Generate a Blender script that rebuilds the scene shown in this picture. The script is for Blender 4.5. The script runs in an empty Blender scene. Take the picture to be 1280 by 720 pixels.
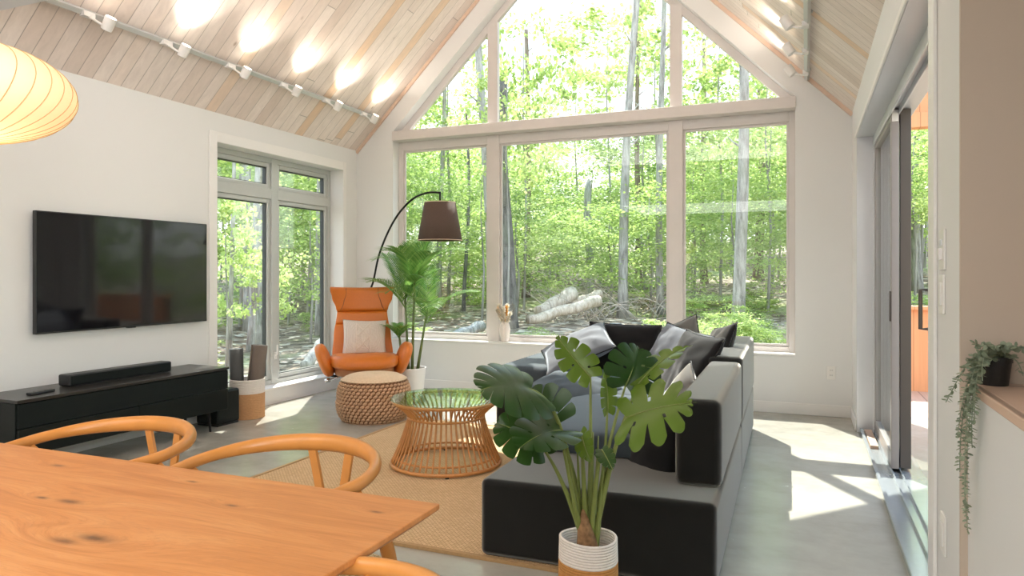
import bpy, math, random
from mathutils import Vector, Matrix, noise
PI = math.pi
V = Vector
scene = bpy.context.scene
COL = scene.collection

# ------------------------------------------------------------------ camera
cam_d = bpy.data.cameras.new('camera'); cam = bpy.data.objects.new('camera', cam_d); COL.objects.link(cam)
cam.location = (0, 0, 1.25); cam.rotation_euler = (PI/2, 0, math.radians(22.4))
cam_d.lens = 25.03; cam_d.sensor_width = 36; cam_d.shift_y = -0.0141
cam_d.clip_start = 0.02; cam_d.clip_end = 300
scene.camera = cam
scene.view_settings.view_transform = 'Standard'; scene.view_settings.look = 'None'
scene.view_settings.gamma = 1; scene.view_settings.use_curve_mapping = False
scene.view_settings.exposure = 0.62
cy = scene.cycles
cy.max_bounces = 10; cy.diffuse_bounces = 5; cy.glossy_bounces = 4; cy.transmission_bounces = 6
cy.transparent_max_bounces = 16; cy.sample_clamp_indirect = 6.0; cy.caustics_reflective = False; cy.caustics_refractive = False
cy.use_denoising = True

# ------------------------------------------------------------------ sky, sun, lights
W = bpy.data.worlds.new('sky'); scene.world = W; W.use_nodes = True
nt = W.node_tree; nt.nodes.clear()
o = nt.nodes.new('ShaderNodeOutputWorld'); b = nt.nodes.new('ShaderNodeBackground')
tc = nt.nodes.new('ShaderNodeTexCoord'); sp = nt.nodes.new('ShaderNodeSeparateXYZ'); rp = nt.nodes.new('ShaderNodeValToRGB')
nt.links.new(tc.outputs['Generated'], sp.inputs[0]); nt.links.new(sp.outputs['Z'], rp.inputs[0])
rp.color_ramp.elements[0].position = 0.0; rp.color_ramp.elements[0].color = (1.0, 1.0, 0.97, 1)
rp.color_ramp.elements[1].position = 0.8; rp.color_ramp.elements[1].color = (0.50, 0.72, 1.0, 1)
nt.links.new(rp.outputs[0], b.inputs[0]); b.inputs[1].default_value = 2.0
nt.links.new(b.outputs[0], o.inputs[0])

def lamp(name, kind, loc, energy, color=(1, 1, 1), target=None, direction=None, **kw):
    d = bpy.data.lights.new(name, kind); d.energy = energy; d.color = color
    for k, v in kw.items(): setattr(d, k, v)
    ob = bpy.data.objects.new(name, d); COL.objects.link(ob); ob.location = loc
    dr = V(direction) if direction else (V(target)-V(loc) if target else V((0, 0, -1)))
    ob.rotation_euler = dr.to_track_quat('-Z', 'Y').to_euler()
    return ob
SUN = V((0.40, -0.69, -1.0))
lamp('sun', 'SUN', (-10, 20, 25), 9.5, (1.0, 0.95, 0.86), direction=SUN, angle=0.009)
# unseen area lamps added as interior fill, out of view
lamp('overhead_fill_light', 'AREA', (-1.6, -1.2, 2.6), 75, (1.0, 0.97, 0.94), direction=(0, 0, -1), shape='RECTANGLE', size=3.6, size_y=2.4)  # added overhead fill for the near part of the room
lamp('side_fill_light', 'AREA', (2.9, -1.6, 1.6), 195, (0.95, 0.98, 1.0), direction=(-1, 0.45, 0.1), shape='RECTANGLE', size=2.6, size_y=1.8)  # added fill from the right, no window is modelled here

lamp('vault_fill_light', 'AREA', (-2.17, 2.62, 3.0), 75, (1.0, 0.96, 0.93), direction=(0, 0.12, 1), shape='RECTANGLE', size=3.6, size_y=0.4)  # added upward fill to brighten the plank ceiling
# ------------------------------------------------------------------ materials
class N:
    def __init__(s, name):
        s.m = bpy.data.materials.new(name); s.m.use_nodes = True; s.t = s.m.node_tree; s.t.nodes.clear()
        s.out = s.n('ShaderNodeOutputMaterial')
    def n(s, typ, **kw):
        nd = s.t.nodes.new(typ)
        for k, v in kw.items(): setattr(nd, k, v)
        return nd
    def l(s, a, b): s.t.links.new(a, b)
    def val(s, sock, v):
        if hasattr(v, 'links'): s.l(v, sock)
        else: sock.default_value = v
    def math(s, op, a, b=0.0, c=0.0):
        nd = s.n('ShaderNodeMath', operation=op)
        for i, v in enumerate((a, b, c)): s.val(nd.inputs[i], v)
        return nd.outputs[0]
    def mix(s, f, a, b):
        nd = s.n('ShaderNodeMix', data_type='RGBA')
        s.val(nd.inputs[0], f)
        for i, v in ((6, a), (7, b)):
            s.val(nd.inputs[i], v if hasattr(v, 'links') else (*v[:3], 1))
        return nd.outputs[2]
    def obj(s): return s.n('ShaderNodeTexCoord').outputs['Object']
    def mapv(s, vec, scale=(1, 1, 1), rot=(0, 0, 0), loc=(0, 0, 0)):
        nd = s.n('ShaderNodeMapping'); s.l(vec, nd.inputs[0])
        nd.inputs['Scale'].default_value = scale; nd.inputs['Rotation'].default_value = rot; nd.inputs['Location'].default_value = loc
        return nd.outputs[0]
    def noise(s, vec, scale, detail=3, rough=0.5, dist=0.0):
        nd = s.n('ShaderNodeTexNoise'); s.l(vec, nd.inputs['Vector'])
        nd.inputs['Scale'].default_value = scale; nd.inputs['Detail'].default_value = detail
        nd.inputs['Roughness'].default_value = rough; nd.inputs['Distortion'].default_value = dist
        return nd.outputs[0]
    def ramp(s, f, stops):
        nd = s.n('ShaderNodeValToRGB'); s.l(f, nd.inputs[0]); e = nd.color_ramp.elements
        while len(e) < len(stops): e.new(0.5)
        for i, (p, c) in enumerate(stops):
            e[i].position = p; e[i].color = (*c[:3], 1) if hasattr(c, '__len__') else (c, c, c, 1)
        return nd.outputs[0]
    def bump(s, h, strength=0.3, dist=0.01):
        nd = s.n('ShaderNodeBump'); s.l(h, nd.inputs['Height'])
        nd.inputs['Strength'].default_value = strength; nd.inputs['Distance'].default_value = dist
        return nd.outputs[0]
    def bsdf(s, col, rough=0.5, metal=0.0, normal=None, **kw):
        p = s.n('ShaderNodeBsdfPrincipled')
        s.val(p.inputs['Base Color'], col if hasattr(col, 'links') else (*col[:3], 1))
        s.val(p.inputs['Roughness'], rough); s.val(p.inputs['Metallic'], metal)
        if normal is not None: s.l(normal, p.inputs['Normal'])
        for k, v in kw.items():
            k = k.replace('_', ' ')
            s.val(p.inputs[k], v if not isinstance(v, tuple) or len(v) == 4 else (*v, 1))
        s.l(p.outputs[0], s.out.inputs[0]); return p

def simple(name, col, rough=0.5, metal=0.0, nscale=None, bump=0.0, var=0.0, **kw):
    a = N(name); c = col; nm = None
    if nscale:
        f = a.noise(a.obj(), nscale, 4)
        if var: c = a.mix(f, [x*(1-var) for x in col], [min(1, x*(1+var)) for x in col])
        if bump: nm = a.bump(f, bump, 0.004)
    a.bsdf(c, rough, metal, nm, **kw); return a.m

def planks(name, ca, cb, cc, wid, length, along, across, rough=0.6, grain=0.35, bumpy=0.4, knots=True, gap=0.03):
    a = N(name); vec = a.obj(); s = a.n('ShaderNodeSeparateXYZ'); a.l(vec, s.inputs[0])
    L = s.outputs[along]; A = a.math('DIVIDE', s.outputs[across], wid)
    row = a.math('FLOOR', A); fr = a.math('FRACT', A)
    w1 = a.n('ShaderNodeTexWhiteNoise', noise_dimensions='1D'); a.l(row, w1.inputs['W'])
    Ls = a.math('DIVIDE', a.math('ADD', L, a.math('MULTIPLY', w1.outputs[0], length*3)), length)
    seg = a.math('FLOOR', Ls); fs = a.math('FRACT', Ls)
    cmb = a.n('ShaderNodeCombineXYZ'); a.l(row, cmb.inputs[0]); a.l(seg, cmb.inputs[1])
    w2 = a.n('ShaderNodeTexWhiteNoise', noise_dimensions='3D'); a.l(cmb.outputs[0], w2.inputs['Vector'])
    sc = [0, 0, 0]; sc = [6.0, 6.0, 6.0]; sc[along] = 0.8; sc[across] = 14.0
    off = a.n('ShaderNodeVectorMath', operation='MULTIPLY_ADD'); a.l(cmb.outputs[0], off.inputs[0])
    off.inputs[1].default_value = (3.7, 5.1, 0); a.l(a.mapv(vec, tuple(sc)), off.inputs[2])
    g = a.noise(off.outputs[0], 1.6, 5, 0.6, 0.6)
    col = a.ramp(w2.outputs[0], [(0.0, ca), (0.5, cb), (0.85, cb), (1.0, cc)])
    col = a.mix(a.math('MULTIPLY', a.ramp(g, [(0.3, 0.0), (0.75, 1.0)]), grain), col, [x*0.62 for x in ca])
    if knots:
        vo = a.n('ShaderNodeTexVoronoi'); sk = [3.0]*3; sk[along] = 1.6; sk[across] = 4.0
        a.l(a.mapv(vec, tuple(sk)), vo.inputs['Vector']); vo.inputs['Scale'].default_value = 1.0
        kn = a.ramp(vo.outputs['Distance'], [(0.03, 1.0), (0.075, 0.0)])
        col = a.mix(a.math('MULTIPLY', kn, 0.55), col, (0.25, 0.14, 0.07))
    e = a.math('MINIMUM', fr, a.math('SUBTRACT', 1.0, fr))
    e2 = a.math('MULTIPLY', a.math('MINIMUM', fs, a.math('SUBTRACT', 1.0, fs)), length/wid)
    gp = a.ramp(a.math('MINIMUM', e, e2), [(gap*0.4, 1.0), (gap, 0.0)])
    col = a.mix(a.math('MULTIPLY', gp, 0.6), col, [x*0.3 for x in ca])
    h = a.math('SUBTRACT', a.math('MULTIPLY', g, 0.2), gp)
    a.bsdf(col, rough, 0, a.bump(h, bumpy, 0.006)); return a.m

def thin_glass(name, tint=(0.97, 0.99, 0.98)):
    a = N(name); fr = a.n('ShaderNodeFresnel'); bf = a.n('ShaderNodeNewGeometry').outputs['Backfacing']
    a.l(a.math('ADD', 1.5, a.math('MULTIPLY', bf, 1/1.5-1.5)), fr.inputs[0])
    t = a.n('ShaderNodeBsdfTransparent'); t.inputs[0].default_value = (*tint, 1)
    g = a.n('ShaderNodeBsdfGlossy'); g.inputs['Roughness'].default_value = 0.0
    mx = a.n('ShaderNodeMixShader'); a.l(fr.outputs[0], mx.inputs[0]); a.l(t.outputs[0], mx.inputs[1]); a.l(g.outputs[0], mx.inputs[2])
    a.l(mx.outputs[0], a.out.inputs[0]); return a.m

def leafmat(name, c1, c2, trans=0.45, rough=0.5, spec=0.4):
    a = N(name); geo = a.n('ShaderNodeNewGeometry'); oi = a.n('ShaderNodeObjectInfo')
    f = a.math('FRACT', a.math('ADD', geo.outputs['Random Per Island'], a.math('MULTIPLY', oi.outputs['Random'], 0.5)))
    col = a.mix(f, c1, c2)
    p = a.n('ShaderNodeBsdfPrincipled'); a.l(col, p.inputs['Base Color']); p.inputs['Roughness'].default_value = rough
    p.inputs['Specular IOR Level'].default_value = spec
    t = a.n('ShaderNodeBsdfTranslucent'); a.l(col, t.inputs[0])
    mx = a.n('ShaderNodeMixShader'); mx.inputs[0].default_value = trans
    a.l(p.outputs[0], mx.inputs[1]); a.l(t.outputs[0], mx.inputs[2]); a.l(mx.outputs[0], a.out.inputs[0]); return a.m

def velvet(name, col, sheen=0.8, tint=(0.75, 0.8, 0.85)):
    a = N(name); f = a.noise(a.obj(), 9, 4, 0.6); f2 = a.noise(a.mapv(a.obj(), (2, 30, 30)), 1.0, 3)
    c = a.mix(f, [x*0.75 for x in col], [x*1.3 for x in col])
    nm = a.bump(a.math('ADD', f, a.math('MULTIPLY', f2, 0.3)), 0.12, 0.005)
    p = a.bsdf(c, 0.8, 0, nm, Specular_IOR_Level=0.15)
    sh = a.n('ShaderNodeBsdfSheen', distribution='ASHIKHMIN'); sh.inputs['Roughness'].default_value = 0.5
    sh.inputs['Color'].default_value = (*[sheen*x for x in tint], 1); 
    ad = a.n('ShaderNodeAddShader'); a.l(p.outputs[0], ad.inputs[0]); a.l(sh.outputs[0], ad.inputs[1]); a.l(ad.outputs[0], a.out.inputs[0]); return a.m

def weave(name, ca, cb, scale, rough=0.85, strength=0.8):
    a = N(name); v = a.obj()
    b1 = a.n('ShaderNodeTexBrick'); a.l(a.mapv(v, (scale,)*3), b1.inputs['Vector'])
    b1.inputs['Scale'].default_value = 1; b1.inputs['Mortar Size'].default_value = 0.09; b1.inputs['Brick Width'].default_value = 1.0; b1.inputs['Row Height'].default_value = 0.5
    b1.inputs['Color1'].default_value = (1, 1, 1, 1); b1.inputs['Color2'].default_value = (0.6, 0.6, 0.6, 1); b1.inputs['Mortar'].default_value = (0, 0, 0, 1)
    n1 = a.noise(v, 2.5, 4); f = a.math('MULTIPLY', b1.outputs['Color'], a.math('ADD', 0.6, a.math('MULTIPLY', n1, 0.8)))
    a.bsdf(a.mix(f, ca, cb), rough, 0, a.bump(b1.outputs['Color'], strength, 0.004), Specular_IOR_Level=0.2); return a.m

def concrete():
    a = N('polished_concrete'); v = a.obj()
    n1 = a.noise(v, 0.9, 6, 0.6, 0.4); n2 = a.noise(v, 7, 5, 0.65); n3 = a.noise(a.mapv(v, (1.2, 3.5, 1)), 1.4, 4, 0.6)
    c = a.ramp(a.math('ADD', a.math('MULTIPLY', n1, 0.55), a.math('ADD', a.math('MULTIPLY', n2, 0.2), a.math('MULTIPLY', n3, 0.25))),
               [(0.33, (0.29, 0.275, 0.235)), (0.5, (0.40, 0.382, 0.33)), (0.68, (0.49, 0.47, 0.41))])
    a.bsdf(c, a.math('ADD', 0.16, a.math('MULTIPLY', n2, 0.16)), 0, a.bump(n2, 0.04, 0.004), Specular_IOR_Level=0.55); return a.m

def oak():
    a = N('oak_table'); v = a.obj()
    knots = [(-1.799, 1.264, 0.750), (-1.576, 1.069, 0.750), (-1.492, 1.074, 0.750), (-1.363, 1.289, 0.750), (-1.237, 0.944, 0.750), (-1.284, 0.912, 0.750), (-1.143, 1.189, 0.750), (-0.833, 1.272, 0.750)]
    size = [0.7, 0.6, 1.0, 0.5, 1.5, 1.1, 0.55, 0.5]
    nz = a.noise(v, 30, 3); w = None; kn = None
    for (kx, ky, _), sz in zip(knots, size):
        m = a.mapv(v, (1, 1, 0), loc=(-(kx+1.84), -(ky-0.9), 0))
        s2 = a.n('ShaderNodeSeparateXYZ'); a.l(m, s2.inputs[0])
        dx = a.math('DIVIDE', s2.outputs[0], 0.030*sz); dy = a.math('DIVIDE', s2.outputs[1], 0.011*sz)
        d2 = a.math('ADD', a.math('MULTIPLY', dx, dx), a.math('MULTIPLY', dy, dy))
        g = a.math('POWER', 2.718, a.math('MULTIPLY', d2, -0.06)); k = a.math('POWER', 2.718, a.math('MULTIPLY', a.math('ADD', d2, a.math('MULTIPLY', nz, 1.2)), -1.0))
        g = a.math('MULTIPLY', g, 0.05*sz)
        w = g if w is None else a.math('ADD', w, g); kn = k if kn is None else a.math('MAXIMUM', kn, k)
    cb = a.n('ShaderNodeCombineXYZ'); a.l(w, cb.inputs[1]); a.l(w, cb.inputs[2])
    vm = a.n('ShaderNodeVectorMath', operation='ADD'); a.l(v, vm.inputs[0]); a.l(cb.outputs[0], vm.inputs[1]); vv = vm.outputs[0]
    g = a.noise(a.mapv(vv, (1.0, 11.0, 7.0)), 2.2, 6, 0.62, 0.7); g2 = a.noise(a.mapv(vv, (5.0, 120.0, 40.0)), 1.6, 3, 0.6)
    ln = a.math('FRACT', a.math('MULTIPLY', g, 9.0)); ln = a.ramp(ln, [(0.0, 1.0), (0.25, 0.0), (0.9, 0.0), (1.0, 1.0)])
    c = a.ramp(g, [(0.3, (0.50, 0.190, 0.052)), (0.5, (0.60, 0.245, 0.075)), (0.72, (0.66, 0.30, 0.105))])
    c = a.mix(a.math('MULTIPLY', ln, 0.16), c, (0.34, 0.12, 0.035))
    c = a.mix(a.math('MULTIPLY', a.ramp(g2, [(0.5, 0.0), (0.7, 1.0)]), 0.25), c, (0.34, 0.13, 0.04))
    c = a.mix(a.math('MINIMUM', 0.85, a.math('MULTIPLY', kn, 1.5)), c, (0.09, 0.035, 0.016))
    a.bsdf(c, 0.45, 0, a.bump(g2, 0.12, 0.002), Specular_IOR_Level=0.3); return a.m

def knitmat(name, ca, cb, sx, sz):
    a = N(name); v = a.obj()
    w1 = a.n('ShaderNodeTexWave', wave_type='BANDS', bands_direction='DIAGONAL'); a.l(a.mapv(v, (sx, 1, sz)), w1.inputs['Vector']); w1.inputs['Scale'].default_value = 1
    w2 = a.n('ShaderNodeTexWave', wave_type='BANDS', bands_direction='DIAGONAL'); a.l(a.mapv(v, (-sx, 1, sz)), w2.inputs['Vector']); w2.inputs['Scale'].default_value = 1
    f = a.math('MULTIPLY', w1.outputs['Fac'], w2.outputs['Fac'])
    a.bsdf(a.mix(f, ca, cb), 0.9, 0, a.bump(f, 0.9, 0.006), Specular_IOR_Level=0.1); return a.m

def bark(name, ca, cb):
    a = N(name); v = a.obj(); f = a.noise(a.mapv(v, (9, 9, 1.6)), 1.6, 5, 0.65); f2 = a.noise(v, 1.2, 3)
    c = a.mix(a.ramp(f, [(0.35, 0.0), (0.65, 1.0)]), ca, cb)
    c = a.mix(a.math('MULTIPLY', a.ramp(f2, [(0.5, 0.0), (0.7, 1.0)]), 0.5), c, (0.30, 0.34, 0.24))
    a.bsdf(c, 0.9, 0, a.bump(f, 0.8, 0.03)); return a.m

def litter():
    a = N('leaf_litter'); v = a.obj()
    vo = a.n('ShaderNodeTexVoronoi'); a.l(v, vo.inputs['Vector']); vo.inputs['Scale'].default_value = 7.5
    sx = a.n('ShaderNodeSeparateXYZ'); a.l(vo.outputs['Color'], sx.inputs[0])
    c = a.ramp(sx.outputs[0], [(0.0, (0.05, 0.035, 0.022)), (0.35, (0.16, 0.115, 0.08)), (0.75, (0.30, 0.24, 0.18)), (1.0, (0.58, 0.52, 0.45))])
    n = a.noise(v, 0.35, 5, 0.6); g = a.ramp(n, [(0.5, 0.0), (0.62, 1.0)])
    c = a.mix(a.math('MULTIPLY', g, 0.75), c, a.mix(sx.outputs[1], (0.10, 0.17, 0.03), (0.28, 0.38, 0.10)))
    a.bsdf(c, 0.9, 0, a.bump(vo.outputs['Distance'], 0.8, 0.05)); return a.m

M = {}
M['wall'] = simple('wall_paint', (0.755, 0.76, 0.75), 0.6, nscale=40, bump=0.03)
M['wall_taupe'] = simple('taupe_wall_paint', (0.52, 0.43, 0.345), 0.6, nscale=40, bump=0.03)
M['trim_white'] = simple('trim_paint', (0.82, 0.81, 0.79), 0.4)
M['ceil'] = planks('whitewashed_planks', (0.72, 0.61, 0.54), (0.86, 0.77, 0.71), (0.80, 0.58, 0.40), 0.115, 2.1, 0, 1, grain=0.34)
M['plaster'] = simple('plaster', (0.74, 0.73, 0.74), 0.7)
M['rake'] = simple('pale_pine', (0.70, 0.52, 0.40), 0.5, nscale=20, var=0.08)
M['frame'] = simple('grey_aluminium_frame', (0.66, 0.62, 0.595), 0.4, nscale=8, var=0.05)
M['frame_green'] = simple('grey_green_aluminium_frame', (0.50, 0.52, 0.50), 0.4, nscale=8, var=0.05)
M['frame_mid'] = simple('taupe_aluminium', (0.30, 0.275, 0.265), 0.4)
M['frame_dk'] = simple('bronze_frame', (0.10, 0.085, 0.075), 0.35)
M['frame_lt'] = simple('pale_aluminium', (0.70, 0.71, 0.74), 0.35, 0.3)
M['gasket'] = simple('rubber_gasket', (0.03, 0.035, 0.035), 0.5)
M['glass'] = thin_glass('window_glass')
M['glass_green'] = thin_glass('table_glass', (0.86, 0.95, 0.90))
M['floor'] = concrete()
M['sill_metal'] = simple('brushed_sill', (0.50, 0.55, 0.58), 0.22, 0.6, nscale=30, var=0.06)
M['white_plastic'] = simple('white_plastic', (0.80, 0.79, 0.76), 0.35)
M['slot'] = simple('outlet_slot', (0.05, 0.05, 0.05), 0.6)
M['white_metal'] = simple('white_powder_coat', (0.80, 0.79, 0.77), 0.4)
M['track'] = simple('track_rail', (0.55, 0.57, 0.56), 0.35, 0.4)
M['oak'] = oak()
M['chairwood'] = simple('orange_oak', (0.58, 0.235, 0.052), 0.35, nscale=14, var=0.18)
M['cord'] = weave('paper_cord', (0.42, 0.30, 0.16), (0.72, 0.58, 0.38), 60)
M['velvet'] = velvet('charcoal_velvet', (0.011, 0.0105, 0.010), 0.42, (0.80, 0.77, 0.71))
M['velvet_blue'] = velvet('slate_velvet', (0.045, 0.056, 0.066), 0.22, (0.62, 0.74, 0.84))
M['velvet_blk'] = velvet('black_velvet', (0.010, 0.0095, 0.010), 0.12, (0.7, 0.68, 0.7))
M['velvet_slate'] = velvet('pale_slate_velvet', (0.12, 0.13, 0.15), 0.3, (0.7, 0.76, 0.84))
M['velvet_grey'] = velvet('grey_velvet', (0.11, 0.105, 0.095), 0.7, (0.8, 0.8, 0.76))
M['piping'] = simple('dark_piping', (0.008, 0.008, 0.009), 0.7)
M['jute'] = weave('jute_rug', (0.44, 0.28, 0.14), (0.78, 0.56, 0.33), 42)
M['jute_edge'] = simple('jute_binding', (0.42, 0.26, 0.12), 0.85, nscale=60, var=0.2, bump=0.4)
M['pouf'] = simple('jute_knit', (0.58, 0.36, 0.21), 0.85, nscale=60, var=0.3, bump=0.5)
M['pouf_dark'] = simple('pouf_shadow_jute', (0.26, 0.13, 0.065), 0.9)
M['pouf_top'] = simple('pale_jute', (0.70, 0.52, 0.34), 0.85, nscale=50, var=0.15, bump=0.5)
M['rattan'] = simple('rattan_cane', (0.56, 0.25, 0.075), 0.4, nscale=25, var=0.25)
M['leather'] = simple('orange_leather', (0.62, 0.165, 0.016), 0.42, nscale=70, var=0.08, bump=0.06)
M['leather_dk'] = simple('brown_leather_shell', (0.44, 0.20, 0.085), 0.5, nscale=60, var=0.08)
M['seam'] = simple('leather_seam', (0.22, 0.07, 0.02), 0.6)
M['chrome'] = simple('chrome', (0.75, 0.76, 0.77), 0.12, 1.0)
M['knit'] = knitmat('cream_knit', (0.74, 0.64, 0.56), (0.92, 0.85, 0.78), 60, 60)
M['cable'] = simple('cream_yarn', (0.84, 0.74, 0.65), 0.9, nscale=90, bump=0.5, var=0.1)
M['black_lacquer'] = simple('black_green_lacquer', (0.006, 0.009, 0.008), 0.35, nscale=6, var=0.1, Specular_IOR_Level=0.25)
M['black_top'] = simple('black_top', (0.022, 0.020, 0.018), 0.30)
M['black_plastic'] = simple('black_plastic', (0.012, 0.012, 0.013), 0.4)
M['fabric_blk'] = simple('speaker_cloth', (0.007, 0.010, 0.009), 0.8, nscale=200, var=0.3, Specular_IOR_Level=0.2)
M['black_metal'] = simple('black_metal', (0.012, 0.012, 0.012), 0.35, 0.5)
M['screen'] = simple('screen_glass', (0.006, 0.006, 0.008), 0.06, Specular_IOR_Level=0.4)
M['mat_dk'] = simple('charcoal_foam', (0.055, 0.058, 0.058), 0.7, nscale=90, var=0.15)
M['mat_br'] = simple('taupe_foam', (0.16, 0.125, 0.10), 0.7, nscale=90, var=0.12)
M['rope_tan'] = simple('tan_rope', (0.55, 0.30, 0.14), 0.85, nscale=70, var=0.2, bump=0.5)
M['rope_white'] = simple('white_rope', (0.78, 0.72, 0.66), 0.85, nscale=70, var=0.08, bump=0.5)
M['rope_ochre'] = simple('ochre_rope', (0.52, 0.245, 0.07), 0.85, nscale=70, var=0.2, bump=0.5)
M['shade'] = simple('brown_linen_shade', (0.095, 0.062, 0.048), 0.85, nscale=120, var=0.2)
a = N('lamp_paper'); vv = a.obj(); em = a.noise(vv, 6, 3)
a.bsdf(a.mix(em, (0.86, 0.70, 0.46), (0.92, 0.78, 0.55)), 0.6, 0, None, Emission_Color=(1.0, 0.66, 0.30, 1), Emission_Strength=0.42, Subsurface_Weight=0.0)
M['paper'] = a.m
M['paper_rib'] = simple('lamp_rib', (0.72, 0.46, 0.20), 0.6)
a = N('led_lens'); a.bsdf((1, 0.9, 0.75), 0.4, 0, None, Emission_Color=(1, 0.88, 0.7, 1), Emission_Strength=14.0); M['led'] = a.m
M['white_pot'] = simple('white_ceramic', (0.80, 0.79, 0.78), 0.35)
M['vase'] = simple('ribbed_white_ceramic', (0.80, 0.72, 0.66), 0.5)
M['soil'] = simple('soil', (0.035, 0.024, 0.016), 0.95, nscale=60, var=0.5, bump=0.6)
M['monstera'] = leafmat('monstera_leaf', (0.022, 0.066, 0.012), (0.036, 0.088, 0.016), 0.22, 0.32, 0.45)
M['monstera_lt'] = leafmat('young_monstera_leaf', (0.095, 0.175, 0.018), (0.14, 0.225, 0.026), 0.35, 0.3, 0.5)
M['petiole'] = simple('petiole', (0.20, 0.24, 0.06), 0.45, nscale=15, var=0.2)
M['stalk'] = simple('dry_stalk', (0.26, 0.14, 0.06), 0.8, nscale=55, var=0.8, bump=0.5)
M['palm'] = leafmat('palm_leaflet', (0.09, 0.25, 0.045), (0.25, 0.42, 0.10), 0.35, 0.4, 0.4)
M['palm_stem'] = simple('palm_cane', (0.12, 0.17, 0.05), 0.5, nscale=20, var=0.3)
M['euca'] = leafmat('eucalyptus_leaf', (0.20, 0.26, 0.18), (0.33, 0.38, 0.27), 0.2, 0.6, 0.3)
M['euca_stem'] = simple('eucalyptus_stem', (0.16, 0.17, 0.09), 0.6)
M['black_pot'] = simple('black_pot', (0.010, 0.010, 0.010), 0.45)
M['plume'] = leafmat('cream_plume', (0.85, 0.78, 0.66), (0.95, 0.90, 0.82), 0.4, 0.9, 0.1)
M['plume_o'] = leafmat('ochre_plume', (0.80, 0.42, 0.08), (0.85, 0.55, 0.16), 0.4, 0.9, 0.1)
M['ledge_wood'] = planks('ledge_wood', (0.60, 0.42, 0.31), (0.66, 0.48, 0.37), (0.70, 0.52, 0.40), 0.3, 3.0, 1, 0, knots=False, grain=0.25)
M['cedar'] = planks('cedar_boards', (0.62, 0.25, 0.10), (0.70, 0.32, 0.15), (0.74, 0.38, 0.18), 0.14, 6.0, 2, 0, grain=0.3)
M['cedar_y'] = planks('cedar_boards_side', (0.62, 0.25, 0.10), (0.70, 0.32, 0.15), (0.74, 0.38, 0.18), 0.14, 6.0, 2, 1, grain=0.3)
M['deck'] = planks('deck_boards', (0.50, 0.30, 0.22), (0.56, 0.36, 0.27), (0.60, 0.40, 0.30), 0.14, 4.0, 1, 0, gap=0.06)
M['litter'] = litter()
M['bark_grey'] = bark('grey_bark', (0.16, 0.15, 0.14), (0.46, 0.45, 0.43))
M['bark_dark'] = bark('dark_bark', (0.05, 0.048, 0.045), (0.20, 0.19, 0.185))
M['bark_brown'] = bark('brown_bark', (0.10, 0.07, 0.05), (0.30, 0.23, 0.18))
M['log'] = bark('pale_log', (0.40, 0.31, 0.23), (0.72, 0.63, 0.54))
M['twig'] = simple('pale_twig', (0.45, 0.40, 0.35), 0.8)
M['leaf_a'] = leafmat('maple_leaf', (0.25, 0.38, 0.09), (0.48, 0.60, 0.20), 0.5, 0.55, 0.3)
M['leaf_b'] = leafmat('beech_leaf', (0.16, 0.28, 0.06), (0.37, 0.49, 0.14), 0.5, 0.55, 0.3)
M['leaf_c'] = leafmat('bright_leaf', (0.38, 0.52, 0.14), (0.60, 0.68, 0.30), 0.5, 0.55, 0.3)
M['fern'] = leafmat('undergrowth_leaf', (0.16, 0.30, 0.06), (0.36, 0.48, 0.14), 0.4, 0.6, 0.3)

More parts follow.
